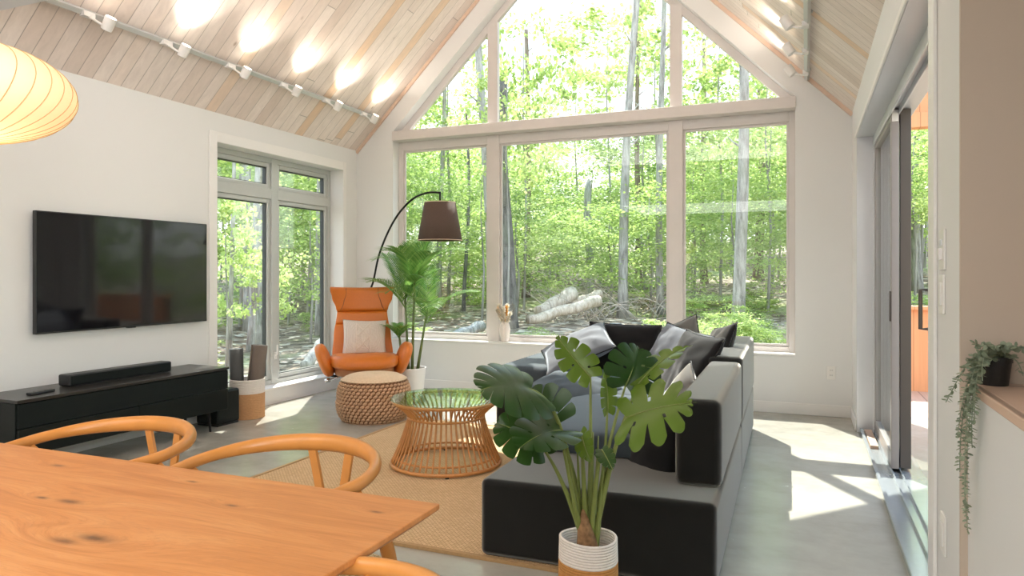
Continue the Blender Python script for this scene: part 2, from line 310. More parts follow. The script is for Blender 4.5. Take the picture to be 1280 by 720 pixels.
# ------------------------------------------------------------------ mesh building
class MB:
    def __init__(s): s.v = []; s.f = []
    def add(s, vs, fs, mat=None):
        n = len(s.v)
        s.v += [tuple(mat @ V(p)) if mat is not None else tuple(p) for p in vs]
        s.f += [tuple(i+n for i in f) for f in fs]; return s
    def box(s, x0, x1, y0, y1, z0, z1, mat=None):
        vs = [(x, y, z) for x in (x0, x1) for y in (y0, y1) for z in (z0, z1)]
        return s.add(vs, [(0, 1, 3, 2), (4, 6, 7, 5), (0, 4, 5, 1), (2, 3, 7, 6), (0, 2, 6, 4), (1, 5, 7, 3)], mat)
    def bar(s, a, b, w, h, up=(0, 0, 1)):
        a, b = V(a), V(b); d = (b-a).normalized(); sd = d.cross(V(up)).normalized()*w/2; u = sd.cross(d).normalized()*h/2
        vs = [p+i*sd+j*u for p in (a, b) for i in (-1, 1) for j in (-1, 1)]
        return s.add(vs, [(0, 1, 3, 2), (4, 6, 7, 5), (0, 4, 5, 1), (2, 3, 7, 6), (0, 2, 6, 4), (1, 5, 7, 3)])
    def tube(s, pts, r, n=8, closed=False, flat=1.0):
        pts = [V(p) for p in pts]; k = len(pts)
        rs = r if hasattr(r, '__len__') else [r]*k
        tang = []
        for i in range(k):
            if closed: t = pts[(i+1) % k]-pts[(i-1) % k]
            else: t = pts[min(i+1, k-1)]-pts[max(i-1, 0)]
            tang.append(t.normalized())
        ref = V((0, 0, 1)) if abs(tang[0].z) < 0.9 else V((1, 0, 0))
        nx = tang[0].cross(ref).normalized(); vs = []; fs = []
        for i in range(k):
            nx = (nx-tang[i]*nx.dot(tang[i])).normalized(); ny = tang[i].cross(nx)
            for j in range(n):
                t = 2*PI*j/n; vs.append(pts[i]+nx*math.cos(t)*rs[i]+ny*math.sin(t)*rs[i]*flat)
        for i in range(k if closed else k-1):
            for j in range(n):
                p, q = i*n, ((i+1) % k)*n
                fs.append((p+j, p+(j+1) % n, q+(j+1) % n, q+j))
        if not closed:
            fs.append(tuple(range(n-1, -1, -1))); fs.append(tuple((k-1)*n+j for j in range(n)))
        return s.add(vs, fs)
    def lathe(s, prof, n=32, c=(0, 0, 0), mat=None):
        vs = []; fs = []; k = len(prof)
        for (r, z) in prof:
            for j in range(n): vs.append((c[0]+r*math.cos(2*PI*j/n), c[1]+r*math.sin(2*PI*j/n), c[2]+z))
        for i in range(k-1):
            for j in range(n): fs.append((i*n+j, i*n+(j+1) % n, (i+1)*n+(j+1) % n, (i+1)*n+j))
        if prof[0][0] > 1e-6: fs.append(tuple(range(n-1, -1, -1)))
        if prof[-1][0] > 1e-6: fs.append(tuple((k-1)*n+j for j in range(n)))
        return s.add(vs, fs, mat)
    def prism(s, poly, d0, d1, axis=1):
        def pt(p, d): return (d, p[0], p[1]) if axis == 0 else ((p[0], d, p[1]) if axis == 1 else (p[0], p[1], d))
        n = len(poly); vs = [pt(p, d0) for p in poly]+[pt(p, d1) for p in poly]
        return s.add(vs, [tuple(range(n)), tuple(range(2*n-1, n-1, -1))]+[(i, n+i, n+(i+1) % n, (i+1) % n) for i in range(n)])
    def grid(s, fn, nu, nv, cu=False, cv=False, mat=None):
        vs = []; fs = []
        for i in range(nu):
            for j in range(nv): vs.append(fn(i/(nu if cu else nu-1), j/(nv if cv else nv-1)))
        for i in range(nu if cu else nu-1):
            for j in range(nv if cv else nv-1):
                a, b2 = i*nv, ((i+1) % nu)*nv; j2 = (j+1) % nv
                fs.append((a+j, b2+j, b2+j2, a+j2))
        return s.add(vs, fs, mat)
    def superell(s, c, abc, e1=0.5, e2=0.5, nu=28, nv=18, mat=None):
        def sp(x, e): return math.copysign(abs(x)**e, x)
        def fn(u, v):
            t = 2*PI*u; p = PI*(v-0.5)
            return (c[0]+abc[0]*sp(math.cos(p), e1)*sp(math.cos(t), e2), c[1]+abc[1]*sp(math.cos(p), e1)*sp(math.sin(t), e2), c[2]+abc[2]*sp(math.sin(p), e1))
        return s.grid(fn, nu, nv, cu=True, mat=mat)
    def build(s, name, mat, parent=None, off=None, smooth=False, bevel=0.0, seg=2, subsurf=0, solid=0.0, weld=False):
        me = bpy.data.meshes.new(name)
        vs = s.v if off is None else [(p[0]-off[0], p[1]-off[1], p[2]-off[2]) for p in s.v]
        me.from_pydata(vs, [], s.f); me.materials.append(mat)
        import bmesh
        bm = bmesh.new(); bm.from_mesh(me)
        if weld: bmesh.ops.remove_doubles(bm, verts=bm.verts, dist=1e-5)
        if len(bm.faces) < 60000: bmesh.ops.recalc_face_normals(bm, faces=bm.faces)
        bm.to_mesh(me); bm.free()
        if smooth: me.polygons.foreach_set('use_smooth', [True]*len(me.polygons))
        ob = bpy.data.objects.new(name, me); COL.objects.link(ob)
        if parent is not None: ob.parent = parent
        if solid: m = ob.modifiers.new('solid', 'SOLIDIFY'); m.thickness = solid; m.offset = 0
        if bevel:
            m = ob.modifiers.new('bevel', 'BEVEL'); m.width = bevel; m.segments = seg; m.limit_method = 'ANGLE'; m.angle_limit = 0.7
            if seg > 1 and not smooth:
                me.polygons.foreach_set('use_smooth', [True]*len(me.polygons)); m.harden_normals = True
        if subsurf: m = ob.modifiers.new('subsurf', 'SUBSURF'); m.levels = subsurf; m.render_levels = subsurf
        return ob

def tag(o, label, cat, group=None, kind=None):
    if label: o['label'] = label
    if cat: o['category'] = cat
    if group: o['group'] = group
    if kind: o['kind'] = kind
    return o
def thing(name, label, cat, loc=(0, 0, 0), rz=0.0, group=None, kind=None):
    o = bpy.data.objects.new(name, None); COL.objects.link(o); o.empty_display_size = 0.1
    o.location = loc; o.rotation_euler = (0, 0, rz); return tag(o, label, cat, group, kind)
def struct(o): o['kind'] = 'structure'; return o
def copy_tree(o, parent=None):
    c = o.copy(); COL.objects.link(c)
    if parent is not None: c.parent = parent
    for ch in list(o.children): copy_tree(ch, c)
    return c
def bez(pts, n=16):
    pts = [V(p) for p in pts]; out = []
    for i in range(n+1):
        t = i/n; q = pts[:]
        while len(q) > 1: q = [q[k].lerp(q[k+1], t) for k in range(len(q)-1)]
        out.append(q[0])
    return out
def basis(c, n, up):
    z = V(n).normalized(); y = V(up); y = (y-z*y.dot(z)).normalized(); x = y.cross(z)
    return Matrix.Translation(V(c)) @ Matrix((x, y, z)).transposed().to_4x4()

XL, XR, YF, YB, EAVE, XC, RIDGE = -4.72, 0.375, 6.82, -3.5, 2.645, -2.1725, 5.18
SL = (RIDGE-EAVE)/(XC-XL)
def rz_at(x): return EAVE+SL*((x-XL) if x < XC else (XR-x))

# ================================================================== SETTING
struct(MB().box(XL-0.25, 3.2, YB-0.2, YF+0.25, -0.3, 0).build('floor', M['floor']))
# far wall with the gabled opening
wx0, wx1, wz0, wzb = -4.243, -0.084, 0.525, 2.83
apx = (wx0+wx1)/2; apz = wzb+SL*(apx-wx0)
w = MB()
w.box(XL-0.25, 0.65, YF, YF+0.22, 0, wz0)
w.prism([(XL-0.25, wz0), (wx0, wz0), (wx0, wzb), (apx, apz), (apx, RIDGE+0.2), (XL-0.25, EAVE)], YF, YF+0.14)
w.prism([(0.65, wz0), (wx1, wz0), (wx1, wzb), (apx, apz), (apx, RIDGE+0.2), (0.65, EAVE)], YF, YF+0.14)
w.prism([(XL-0.25, wz0), (wx0-0.03, wz0), (wx0-0.03, wzb+0.12), (apx, apz+0.15), (apx, RIDGE+0.2), (XL-0.25, EAVE)], YF+0.14, YF+0.22)
w.prism([(0.65, wz0), (wx1+0.10, wz0), (wx1+0.10, wzb+0.06), (apx, apz+0.15), (apx, RIDGE+0.2), (0.65, EAVE)], YF+0.14, YF+0.22)
struct(w.build('wall_far', M['wall']))
# left wall with its window hole
ly0, ly1, lz0, lz1 = 4.73, 6.55, 0.15, 2.39
w = MB(); w.box(XL-0.25, XL, YB, ly0, 0, EAVE+0.03).box(XL-0.25, XL, ly1, YF, 0, EAVE+0.03)
w.box(XL-0.25, XL, ly0, ly1, 0, lz0).box(XL-0.25, XL, ly0, ly1, lz1, EAVE+0.03)
struct(w.build('wall_left', M['wall']))
# right wall with the sliding door opening
dy0, dy1, dz1 = 2.62, 6.24, 2.33
w = MB(); w.box(XR, XR+0.27, dy1, YF, 0, EAVE+0.03).box(XR, XR+0.27, 2.185, dy0, 0, EAVE+0.03).box(XR, XR+0.27, dy0, dy1, dz1, EAVE+0.03)
struct(w.build('wall_right', M['wall']))
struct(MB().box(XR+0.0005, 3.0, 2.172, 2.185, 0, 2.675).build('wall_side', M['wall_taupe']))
struct(MB().box(3.0, 3.2, YB, 2.42, 0, 2.7).build('wall_kitchen', M['wall']))
struct(MB().box(0.46, 3.0, 0.35, 0.47, 0.968, 2.69).build('wall_light_blocker', M['wall']))  # unseen wall added to keep light off the niche above the ledge
struct(MB().box(XL-0.25, 3.2, YB-0.2, YB, 0, 2.7).build('wall_back', M['wall']))
# vaulted ceiling of whitewashed planks
c = MB(); ym, y1 = 2.52, YF
for sgn in (0, 1):
    xe = XL-0.02 if sgn == 0 else XR+0.02
    ze = rz_at(xe)
    c.add([(xe, ym, ze), (xe, y1, ze), (XC, y1, RIDGE), (XC, ym, RIDGE), (xe, ym, ze+0.2), (xe, y1, ze+0.2), (XC, y1, RIDGE+0.2), (XC, ym, RIDGE+0.2)],
          [(0, 1, 2, 3), (4, 7, 6, 5), (0, 4, 5, 1), (1, 5, 6, 2), (2, 6, 7, 3), (3, 7, 4, 0)])
struct(c.build('ceiling', M['ceil']))
# low plaster ceiling under the loft, and the loft's gable wall above it
struct(MB().box(XL-0.25, 3.2, YB-0.2, 2.52, 2.68, 2.96).build('ceiling', M['plaster']))
struct(MB().prism([(XL+0.3, 2.955), (XR-0.3, 2.955), (XC, RIDGE+0.05)], 2.40, 2.52).build('wall_loft', M['plaster']))
# pale pine strip where ceiling meets the far wall
for k, (xa, xb) in enumerate(((XL, XC), (XR, XC))):
    struct(MB().bar((xa, YF-0.012, rz_at(xa)-0.022), (xb, YF-0.012, RIDGE-0.022), 0.02, 0.035).build('trim_%d' % (k+1), M['rake']))
bb = M['trim_white']
struct(MB().box(XL+0.012, XR, YF-0.012, YF, 0, 0.1).build('baseboard_far', bb, bevel=0.003, seg=1))
struct(MB().box(XL, XL+0.012, YB, ly0-0.09, 0, 0.1).build('baseboard_left', bb, bevel=0.003, seg=1))
w = MB(); w.box(XR-0.012, XR, dy1+0.03, YF-0.012, 0, 0.1).box(XR-0.012, XR, 2.18, dy0-0.12, 0, 0.1)
struct(w.build('baseboard_right', bb, bevel=0.003, seg=1))
# slim casings
w = MB(); w.box(XL, XL+0.012, ly0-0.09, ly0, 0, lz1+0.09).box(XL, XL+0.012, ly1, ly1+0.05, 0, lz1+0.09).box(XL, XL+0.012, ly0, ly1, lz1, lz1+0.09)
struct(w.build('trim_3', bb, bevel=0.003, seg=1))
struct(MB().box(XR-0.012, XR, dy0-0.105, dy0, 0, EAVE-0.02).build('trim_4', M['trim_white'], bevel=0.004))
struct(MB().box(XR-0.012, XR, dy0, dy1+0.03, dz1-0.004, dz1+0.03).build('trim_5', bb, bevel=0.003, seg=1))
# window sills
struct(MB().box(wx0, wx1, YF-0.015, YF+0.13, wz0-0.012, wz0+0.008).build('trim_6', bb, bevel=0.004))
struct(MB().box(XL-0.17, XL+0.01, ly0, ly1, lz0-0.012, lz0+0.006).build('trim_7', bb, bevel=0.004))

def rect_frame(m, axis, d0, d1, a0, a1, b0, b1, wa0, wa1, wb0, wb1):
    """four bars round an opening: posts full height, rails between them"""
    def bx(p0, p1, q0, q1):
        if axis == 'x': m.box(d0, d1, p0, p1, q0, q1)
        else: m.box(p0, p1, d0, d1, q0, q1)
    bx(a0, a0+wa0, b0, b1); bx(a1-wa1, a1, b0, b1)
    bx(a0+wa0, a1-wa1, b0, b0+wb0); bx(a0+wa0, a1-wa1, b1-wb1, b1)
    return m
def structure_empty(name, loc=(0, 0, 0)):
    o = bpy.data.objects.new(name, None); COL.objects.link(o); o.location = loc; o['kind'] = 'structure'; return o

# --- far window
wn = structure_empty('window_2')
fy0, fy1 = YF+0.12, YF+0.175
gx = [(wx0, -3.145), (-2.995, -1.235), (-1.08, wx1)]
f = rect_frame(MB(), 'y', fy0, fy1, wx0, wx1, wz0, 2.735, 0.055, 0.055, 0.055, 0.105)
for mx in (-3.075, -1.1575): f.box(mx-0.07, mx+0.07, fy0-0.01, fy1+0.004, wz0+0.001, 2.724)
f.build('frame', M['frame'], wn, bevel=0.004, seg=1)
f = MB()
for (x0, x1) in ((wx0+0.055, -3.145), (-3.005, -1.2275), (-1.0875, wx1-0.055)):
    rect_frame(f, 'y', fy0+0.02, fy1-0.01, x0, x1, wz0+0.055, 2.63, 0.022, 0.022, 0.026, 0.022)
f.build('glazing_bead', M['frame'], wn, bevel=0.003, seg=1)
MB().box(wx0-0.005, wx1+0.005, YF-0.02, fy1+0.006, 2.725, 2.83).build('transom_beam', M['frame'], wn, bevel=0.006)
# raked head of the gable lights
f = MB(); cw = 0.075
def rake_poly(x0, x1, z0, thick):
    return
h = cw*math.sqrt(1+SL*SL)
f.prism([(wx0, wzb), (apx, apz), (wx1, wzb), (wx1-cw*1.4, wzb), (apx, apz-h), (wx0+cw*1.4, wzb)], fy0, fy1)
for mx in (-3.085, -1.155):
    zt = wzb+SL*min(mx-wx0, wx1-mx)-0.05
    f.box(mx-0.058, mx+0.058, fy0-0.006, fy1+0.003, wzb-0.002, zt)
f.build('gable_frame', M['frame'], wn, bevel=0.004, seg=1)
gy = YF+0.152
for (x0, x1) in ((wx0+0.05, -3.15), (-3.0, -1.23), (-1.08, wx1-0.05)):
    MB().box(x0, x1, gy, gy+0.01, wz0+0.05, 2.64).build('pane', M['glass'], wn)
MB().prism([(wx0+0.06, wzb), (-3.13, wzb), (-3.13, wzb+SL*(-3.13-wx0)-0.05)], gy, gy+0.01).build('pane', M['glass'], wn)
MB().prism([(wx1-0.06, wzb), (-1.11, wzb), (-1.11, wzb+SL*(wx1+1.11)-0.05)], gy, gy+0.01).build('pane', M['glass'], wn)
MB().prism([(-3.04, wzb), (-3.04, wzb+SL*(-3.04-wx0)-0.05), (apx, apz-0.06), (-1.2, wzb+SL*(wx1+1.2)-0.05), (-1.2, wzb)], gy, gy+0.01).build('pane', M['glass'], wn)

# --- left window
wn = structure_empty('window_1')
xi, xo = XL-0.16, XL-0.245
ym = 5.645
f = rect_frame(MB(), 'x', xo, xi, ly0, ly1, lz0, lz1, 0.045, 0.045, 0.05, 0.05)
f.box(xo, xi+0.006, ym-0.045, ym+0.045, lz0+0.001, lz1-0.001)
f.box(xo+0.001, xi+0.003, ly0+0.045, ym-0.045, 1.985, 2.085).box(xo+0.001, xi+0.003, ym+0.045, ly1-0.045, 1.985, 2.085)
f.build('frame', M['frame_green'], wn, bevel=0.004, seg=1)
for (a0, a1) in ((ly0+0.045, ym-0.045), (ym+0.045, ly1-0.045)):
    for (b0, b1) in ((lz0+0.05, 1.985), (2.085, lz1-0.05)):
        sw = 0.042
        rect_frame(MB(), 'x', xo+0.01, xi-0.014, a0, a1, b0, b1, sw, sw, sw, sw).build('sash', M['frame_green'], wn, bevel=0.004, seg=1)
        rect_frame(MB(), 'x', xo+0.012, xi-0.03, a0+sw, a1-sw, b0+sw, b1-sw, 0.008, 0.008, 0.008, 0.008).build('gasket', M['gasket'], wn)
        MB().box(xo+0.03, xo+0.04, a0+sw, a1-sw, b0+sw, b1-sw).build('pane', M['glass'], wn)
hd = MB(); hd.box(xi, xi+0.02, ym-0.015, ym+0.015, 0.40, 0.47).tube([(xi+0.02, ym, 0.44), (xi+0.035, ym, 0.45), (xi+0.035, ym, 0.54)], 0.008)
hd.build('handle', M['white_plastic'], wn)

# --- sliding door
dn = structure_empty('door_1')
f = MB()
f.box(XR, XR+0.115, dy1-0.006, dy1+0.02, 0, dz1-0.006).box(XR, XR+0.27, dy0-0.02, dy0+0.004, 0, dz1-0.006)      # jamb linings
f.box(XR, XR+0.115, dy0, dy1, dz1-0.006, dz1+0.02)
f.build('jamb', M['frame_lt'], dn)
f = MB()
f.box(XR+0.115, XR+0.27, dy0, dy1-0.05, dz1-0.045, dz1).box(XR+0.112, XR+0.122, dy0, dy1-0.05, dz1-0.085, dz1-0.045).box(XR+0.162, XR+0.170, dy0, dy1-0.05, dz1-0.085, dz1-0.045)
f.box(XR+0.112, XR+0.125, dy1-0.05, dy1-0.004, 0.012, dz1-0.002).box(XR+0.17, XR+0.27, dy1-0.04, dy1-0.004, 0.012, dz1-0.002)
f.build('head_track', M['frame_lt'], dn, bevel=0.002, seg=1)
f = MB(); f.box(XR+0.03, XR+0.30, dy0, dy1-0.006, 0.001, 0.012).box(XR+0.022, XR+0.042, dy0, dy1-0.006, 0.001, 0.032).box(XR+0.115, XR+0.123, dy0, dy1-0.05, 0.012, 0.035).box(XR+0.165, XR+0.172, dy0, dy1-0.05, 0.012, 0.035)
f.build('sill_track', M['sill_metal'], dn)
MB().box(XR+0.05, XR+0.10, 5.62, 6.18, 0.012, 0.035).build('sill_filler', M['ledge_wood'], dn)
def panel(name, x, ya, yb, mat, stile=0.075, dep=0.045):
    z0, z1 = 0.03, dz1-0.05
    o = rect_frame(MB(), 'x', x, x+dep, ya, yb, z0, z1, stile, stile, 0.09, 0.07).build(name, mat, dn, bevel=0.003, seg=1)
    MB().box(x+0.018, x+0.028, ya+stile, yb-stile, z0+0.09, z1-0.07).build('pane', M['glass'], o)
    return o
p1 = panel('door_panel', XR+0.122, 5.02, 6.18, M['frame_mid'], 0.07, 0.042)
k = MB(); k.box(XR+0.112, XR+0.122, 5.03, 5.06, 0.95, 1.14); k.build('latch', M['frame_dk'], p1, bevel=0.003)
k = MB(); k.box(XR+0.125, XR+0.16, 5.012, 5.02, dz1-0.13, dz1-0.06); k.build('end_cap', M['white_metal'], p1)
p3 = panel('screen_panel', XR+0.173, 5.05, 6.18, M['frame_dk'], 0.06, 0.062)
p2 = panel('door_panel', XR+0.185, 2.64, 4.02, M['frame_mid'])
k = MB(); k.tube([(XR+0.19, 3.98, 0.98), (XR+0.145, 3.98, 0.98), (XR+0.145, 3.98, 1.17), (XR+0.19, 3.98, 1.17)], 0.010); k.build('handle', M['frame_dk'], p2)

# ================================================================== NEAR FIXTURES
def plate(name, label, cat, c, axis, w, h, kind):
    r = thing(name, label, cat, c)
    def bx(a0, a1, b0, b1, d0, d1):
        m = MB()
        if axis == 'x': m.box(-d1, -d0, a0, a1, b0, b1)
        else: m.box(a0, a1, -d1, -d0, b0, b1)
        return m
    bx(-w/2, w/2, -h/2, h/2, 0, 0.007).build('face_plate', M['white_plastic'], r, bevel=0.003)
    if kind == 'rocker':
        bx(-0.017, 0.017, -0.034, 0.034, 0.006, 0.011).build('rocker', M['white_metal'], r, bevel=0.003)
    elif kind == 'slide':
        bx(-0.012, 0.012, -0.030, 0.004, 0.006, 0.016).build('slider', M['white_metal'], r, bevel=0.002)
        bx(-0.012, 0.012, 0.010, 0.030, 0.006, 0.011).build('button', M['frame_lt'], r, bevel=0.002)
    else:
        for z in (-0.022, 0.022):
            q = bx(-0.016, 0.016, z-0.014, z+0.014, 0.006, 0.010).build('socket', M['white_metal'], r, bevel=0.004)
            e = bx(-0.008, -0.005, z-0.003, z+0.007, 0.0095, 0.0108); e2 = bx(0.005, 0.008, z-0.003, z+0.007, 0.0095, 0.0108)
            e.add(e2.v, e2.f); e.build('slot', M['slot'], q)
    return r
plate('dimmer_switch', 'white dimmer switch plate, upper of two beside the sliding door', 'switch', (0.375, 2.409, 1.320), 'x', 0.075, 0.118, 'slide')
plate('light_switch', 'white rocker switch plate, lower of two beside the sliding door', 'switch', (0.375, 2.422, 1.189), 'x', 0.072, 0.116, 'rocker')
plate('wall_outlet', 'white outlet plate low on the narrow wall beside the sliding door', 'outlet', (0.375, 2.396, 0.493), 'x', 0.072, 0.116, 'rocker')
plate('wall_outlet', 'white outlet plate on the far wall right of the big window', 'outlet', (0.208, 6.820, 0.382), 'y', 0.072, 0.116, 'outlet')

# half wall with wooden ledge
hw = thing('half_wall', 'white half wall with a pinkish wood ledge beside the camera', 'half wall', (0.7, 0.6, 0))
MB().box(0.392, 1.05, -1.0, 2.172, 0, 0.945).build('body', M['wall'], hw, off=(0.7, 0.6, 0))
MB().box(0.388, 1.05, -1.0, 2.172, 0.945, 0.968).build('ledge', M['ledge_wood'], hw, off=(0.7, 0.6, 0), bevel=0.003)

# ================================================================== TRACK LIGHTS
def track_light(name, label, x, ya, yb, heads, sgn):
    z = rz_at(x)
    r = thing(name, label, 'track light', (x, (ya+yb)/2, z)); off = r.location
    nrm = V((sgn*SL, 0, -1)).normalized()         # away from the ceiling, into the room
    upv = V((sgn, 0, SL)).normalized()            # up the slope
    base = V((x, 0, z))
    p = base+nrm*0.035
    MB().bar((p.x, ya, p.z), (p.x, yb, p.z), 0.038, 0.030, up=nrm).build('rail', M['track'], r, off=off, bevel=0.004)
    for y in (ya+0.25, (ya+yb)/2, yb-0.25):
        q = base+V((0, y, 0)); MB().bar(q, q+nrm*0.03, 0.03, 0.03, up=(0, 1, 0)).build('hanger', M['track'], r, off=off)
    for y in heads:
        a = p+V((0, y, 0))+nrm*0.015
        dirv = (upv*0.93+nrm*-0.20+V((0, 0.0, 0))).normalized()
        if sgn < 0: hc = a+nrm*0.06+upv*0.11+V((0, 0.03, 0))
        else: hc = a+nrm*0.075+upv*0.02+V((0, 0.10, 0))
        arm = MB().tube([a, a+nrm*0.03, hc-dirv*0.03], 0.009, 8); arm.box(a.x-0.022, a.x+0.022, a.y-0.04, a.y+0.04, a.z-0.02, a.z+0.012)
        arm.build('adapter', M['white_metal'], r, off=off)
        t0, t1 = hc-dirv*0.045, hc+dirv*0.045
        h = MB().tube([t0-dirv*0.002, t0, t0.lerp(t1, 0.5), t1], [0.026, 0.034, 0.037, 0.037], 20)
        ho = h.build('lamp_head', M['white_metal'], r, off=off, bevel=0.003)
        MB().tube([t1-dirv*0.002, t1+dirv*0.001], 0.030, 16).build('lens', M['led'], ho, off=off)
        L = lamp('spot_light', 'SPOT', t1+dirv*0.03, 15, (1.0, 0.88, 0.75), direction=dirv+nrm*-0.02, spot_size=1.7, spot_blend=1.0, shadow_soft_size=0.04)
track_light('track_light', 'ceiling track with six white spotlights along the left slope', -4.38, 2.62, 6.62, [3.25, 3.87, 4.50, 5.14, 5.76, 6.40], 1)
track_light('track_light', 'ceiling track with white spotlights on the right slope above the door', 0.035, 3.4, 6.76, [3.9, 4.6, 5.24, 5.87, 6.50], -1)

# ================================================================== PENDANT
pc = (-2.031, 1.164, 1.724)
r = thing('pendant_lamp', 'cream paper saucer pendant lamp hanging over the dining table', 'pendant lamp', pc)
A, B = 0.262, 0.128
def lam(t): return (max(0.028, A*math.cos(t)**0.9 if math.cos(t) > 0 else 0.028), B*math.sin(t))
MB().lathe([lam(-PI/2+PI*i/32) for i in range(33)], 72).build('lamp_shade', M['paper'], r, smooth=True)
ribs = MB()
for k in range(34):
    az = 2*PI*k/34; pts = []
    for i in range(33):
        rr, z = lam(-PI/2+PI*i/32); tw = az+0.5*i/32; pts.append(((rr+0.0006)*math.cos(tw), (rr+0.0006)*math.sin(tw), z))
    ribs.tube(pts, 0.0014, 5)
ribs.build('rib', M['paper_rib'], r, smooth=True)
MB().tube([(0, 0, B), (0, 0, 2.68-pc[2])], 0.004).build('cord', M['white_plastic'], r)
MB().lathe([(0.0, 2.66-pc[2]-0.02), (0.05, 2.66-pc[2]-0.015), (0.06, 2.68-pc[2])], 24).build('canopy', M['white_metal'], r, smooth=True)
lamp('pendant_bulb', 'POINT', (pc[0], pc[1], pc[2]-0.20), 3, (1.0, 0.80, 0.55), shadow_soft_size=0.15)

# ================================================================== DINING
tx0, tx1, ty0, ty1 = -2.95, -0.735, 0.42, 1.372
r = thing('dining_table', 'orange oak dining table with knots in the grain', 'dining table', (-1.84, 0.9, 0)); off = r.location
t = MB()
ins = 0.03
t.add([(tx0, ty0, 0.75), (tx1, ty0, 0.75), (tx1, ty1, 0.75), (tx0, ty1, 0.75), (tx0, ty0, 0.738), (tx1, ty0, 0.738), (tx1, ty1, 0.738), (tx0, ty1, 0.738),
       (tx0+ins, ty0+ins, 0.715), (tx1-ins, ty0+ins, 0.715), (tx1-ins, ty1-ins, 0.715), (tx0+ins, ty1-ins, 0.715)],
      [(0, 1, 2, 3)]+[(a, a+4, (a+1) % 4+4, (a+1) % 4) for a in range(4)]+[(a+4, a+8, (a+1) % 4+8, (a+1) % 4+4) for a in range(4)]+[(8, 11, 10, 9)])
t.build('tabletop', M['oak'], r, off=off, bevel=0.003)
MB().box(tx0+0.22, tx1-0.22, ty0+0.14, ty0+0.165, 0.64, 0.715).box(tx0+0.22, tx1-0.22, ty1-0.165, ty1-0.14, 0.64, 0.715).build('apron', M['oak'], r, off=off)
for x in (tx0+0.24, tx1-0.24):
    for y in (ty0+0.16, ty1-0.16):
        MB().tube([(x, y, 0.715), (x, y, 0.0)], [0.034, 0.02], 16).build('leg', M['oak'], r, off=off, smooth=False)

def wishbone(name):
    r = thing(name, '', 'chair')
    wd = M['chairwood']
    # local: seat faces -Y, back at +Y
    hoop = []
    for i in range(41):
        t = -PI*0.62+PI*1.24*i/40-0
        a = t
        x = 0.270*math.sin(a); y = -0.055+0.265*math.cos(a) if abs(a) < PI/2 else -0.055-0.26*(abs(a)-PI/2)/(PI*0.12)*0.55
        if abs(a) >= PI/2: x = math.copysign(0.270-0.02*((abs(a)-PI/2)/(PI*0.12)), a)
        z = 0.722+0.030*math.cos(a*0.8)
        hoop.append((x, y, z))
    rr = [0.0135+0.0075*max(0, math.cos((i-20)/20*PI*0.75))for i in range(41)]
    MB().tube(hoop, rr, 12, flat=1.25).build('back_rail', wd, r, smooth=True)
    # Y shaped splat
    for s in (-1, 1):
        top = V((s*0.066, 0.200, 0.735)); mid = V((s*0.030, 0.207, 0.56)); lo = V((s*0.012, 0.20, 0.43))
        pts = bez([top, top.lerp(mid, 0.6), mid, lo], 10)
        sp_ = MB()
        for pa, pb in zip(pts, pts[1:]): sp_.bar(pa, pb+(pb-pa)*0.02, 0.026, 0.010, up=(0, 1, 0))
        sp_.build('splat', wd, r)
    for s in (-1, 1):
        MB().tube(bez([(s*0.205, 0.185, 0.0), (s*0.215, 0.205, 0.28), (s*0.235, 0.21, 0.50), (s*0.27, 0.03, 0.60), (s*0.268, -0.06, 0.715)], 18),
                  [0.012+0.008*math.sin(PI*i/18) for i in range(19)], 10).build('leg', wd, r, smooth=True)
        MB().tube([(s*0.245, -0.21, 0.0), (s*0.235, -0.20, 0.25), (s*0.225, -0.19, 0.445)], [0.0115, 0.017, 0.015], 10).build('leg', wd, r, smooth=True)
    st = MB()
    st.tube([(-0.235, -0.20, 0.41), (0.235, -0.20, 0.41)], 0.014).tube([(-0.21, 0.20, 0.41), (0.21, 0.20, 0.41)], 0.014)
    for s in (-1, 1): st.tube([(s*0.23, -0.2, 0.43), (s*0.22, 0.2, 0.42)], 0.014).tube([(s*0.235, -0.2, 0.25), (s*0.212, 0.2, 0.23)], 0.010)
    st.build('seat_frame', wd, r, smooth=True)
    def sf(u, v):
        x = (u-0.5)*2; y = (v-0.5)*2; hw = 0.225-0.012*y
        return (x*hw, y*0.20, 0.445-0.022*(1-x*x)*(1-y*y)-0.015*abs(x)**6)
    MB().grid(sf, 15, 15).build('seat', M['cord'], r, smooth=True, solid=0.018)
    return r
ch = wishbone('wishbone_chair')
spots = [(-1.955, 1.53, 0.0, 'orange wishbone chair behind the table, nearer the television console'),
         (-1.285, 1.525, 0.0, 'orange wishbone chair behind the table, in front of the jute rug'),
         (-0.66, 0.80, -PI/2, 'orange wishbone chair at the right end of the dining table')]
for i, (x, y, a, lb) in enumerate(spots):
    o = ch if i == 0 else copy_tree(ch)
    o.location = (x, y, 0); o.rotation_euler = (0, 0, a); o['label'] = lb; o['group'] = 'wishbone chairs round the dining table'

# ================================================================== TV WALL
r = thing('television', 'large flat black television mounted on the left wall', 'television', (XL, 3.845, 1.258))
MB().box(0.025, 0.058, -0.722, 0.722, -0.408, 0.408).build('bezel', M['black_plastic'], r, bevel=0.004)
MB().box(0.0575, 0.0595, -0.714, 0.714, -0.396, 0.400).build('screen', M['screen'], r)
MB().box(0.0, 0.026, -0.25, 0.25, -0.18, 0.18).build('wall_mount', M['black_metal'], r)
MB().box(0.03, 0.062, -0.03, 0.03, -0.414, -0.407).build('sensor', M['black_plastic'], r)

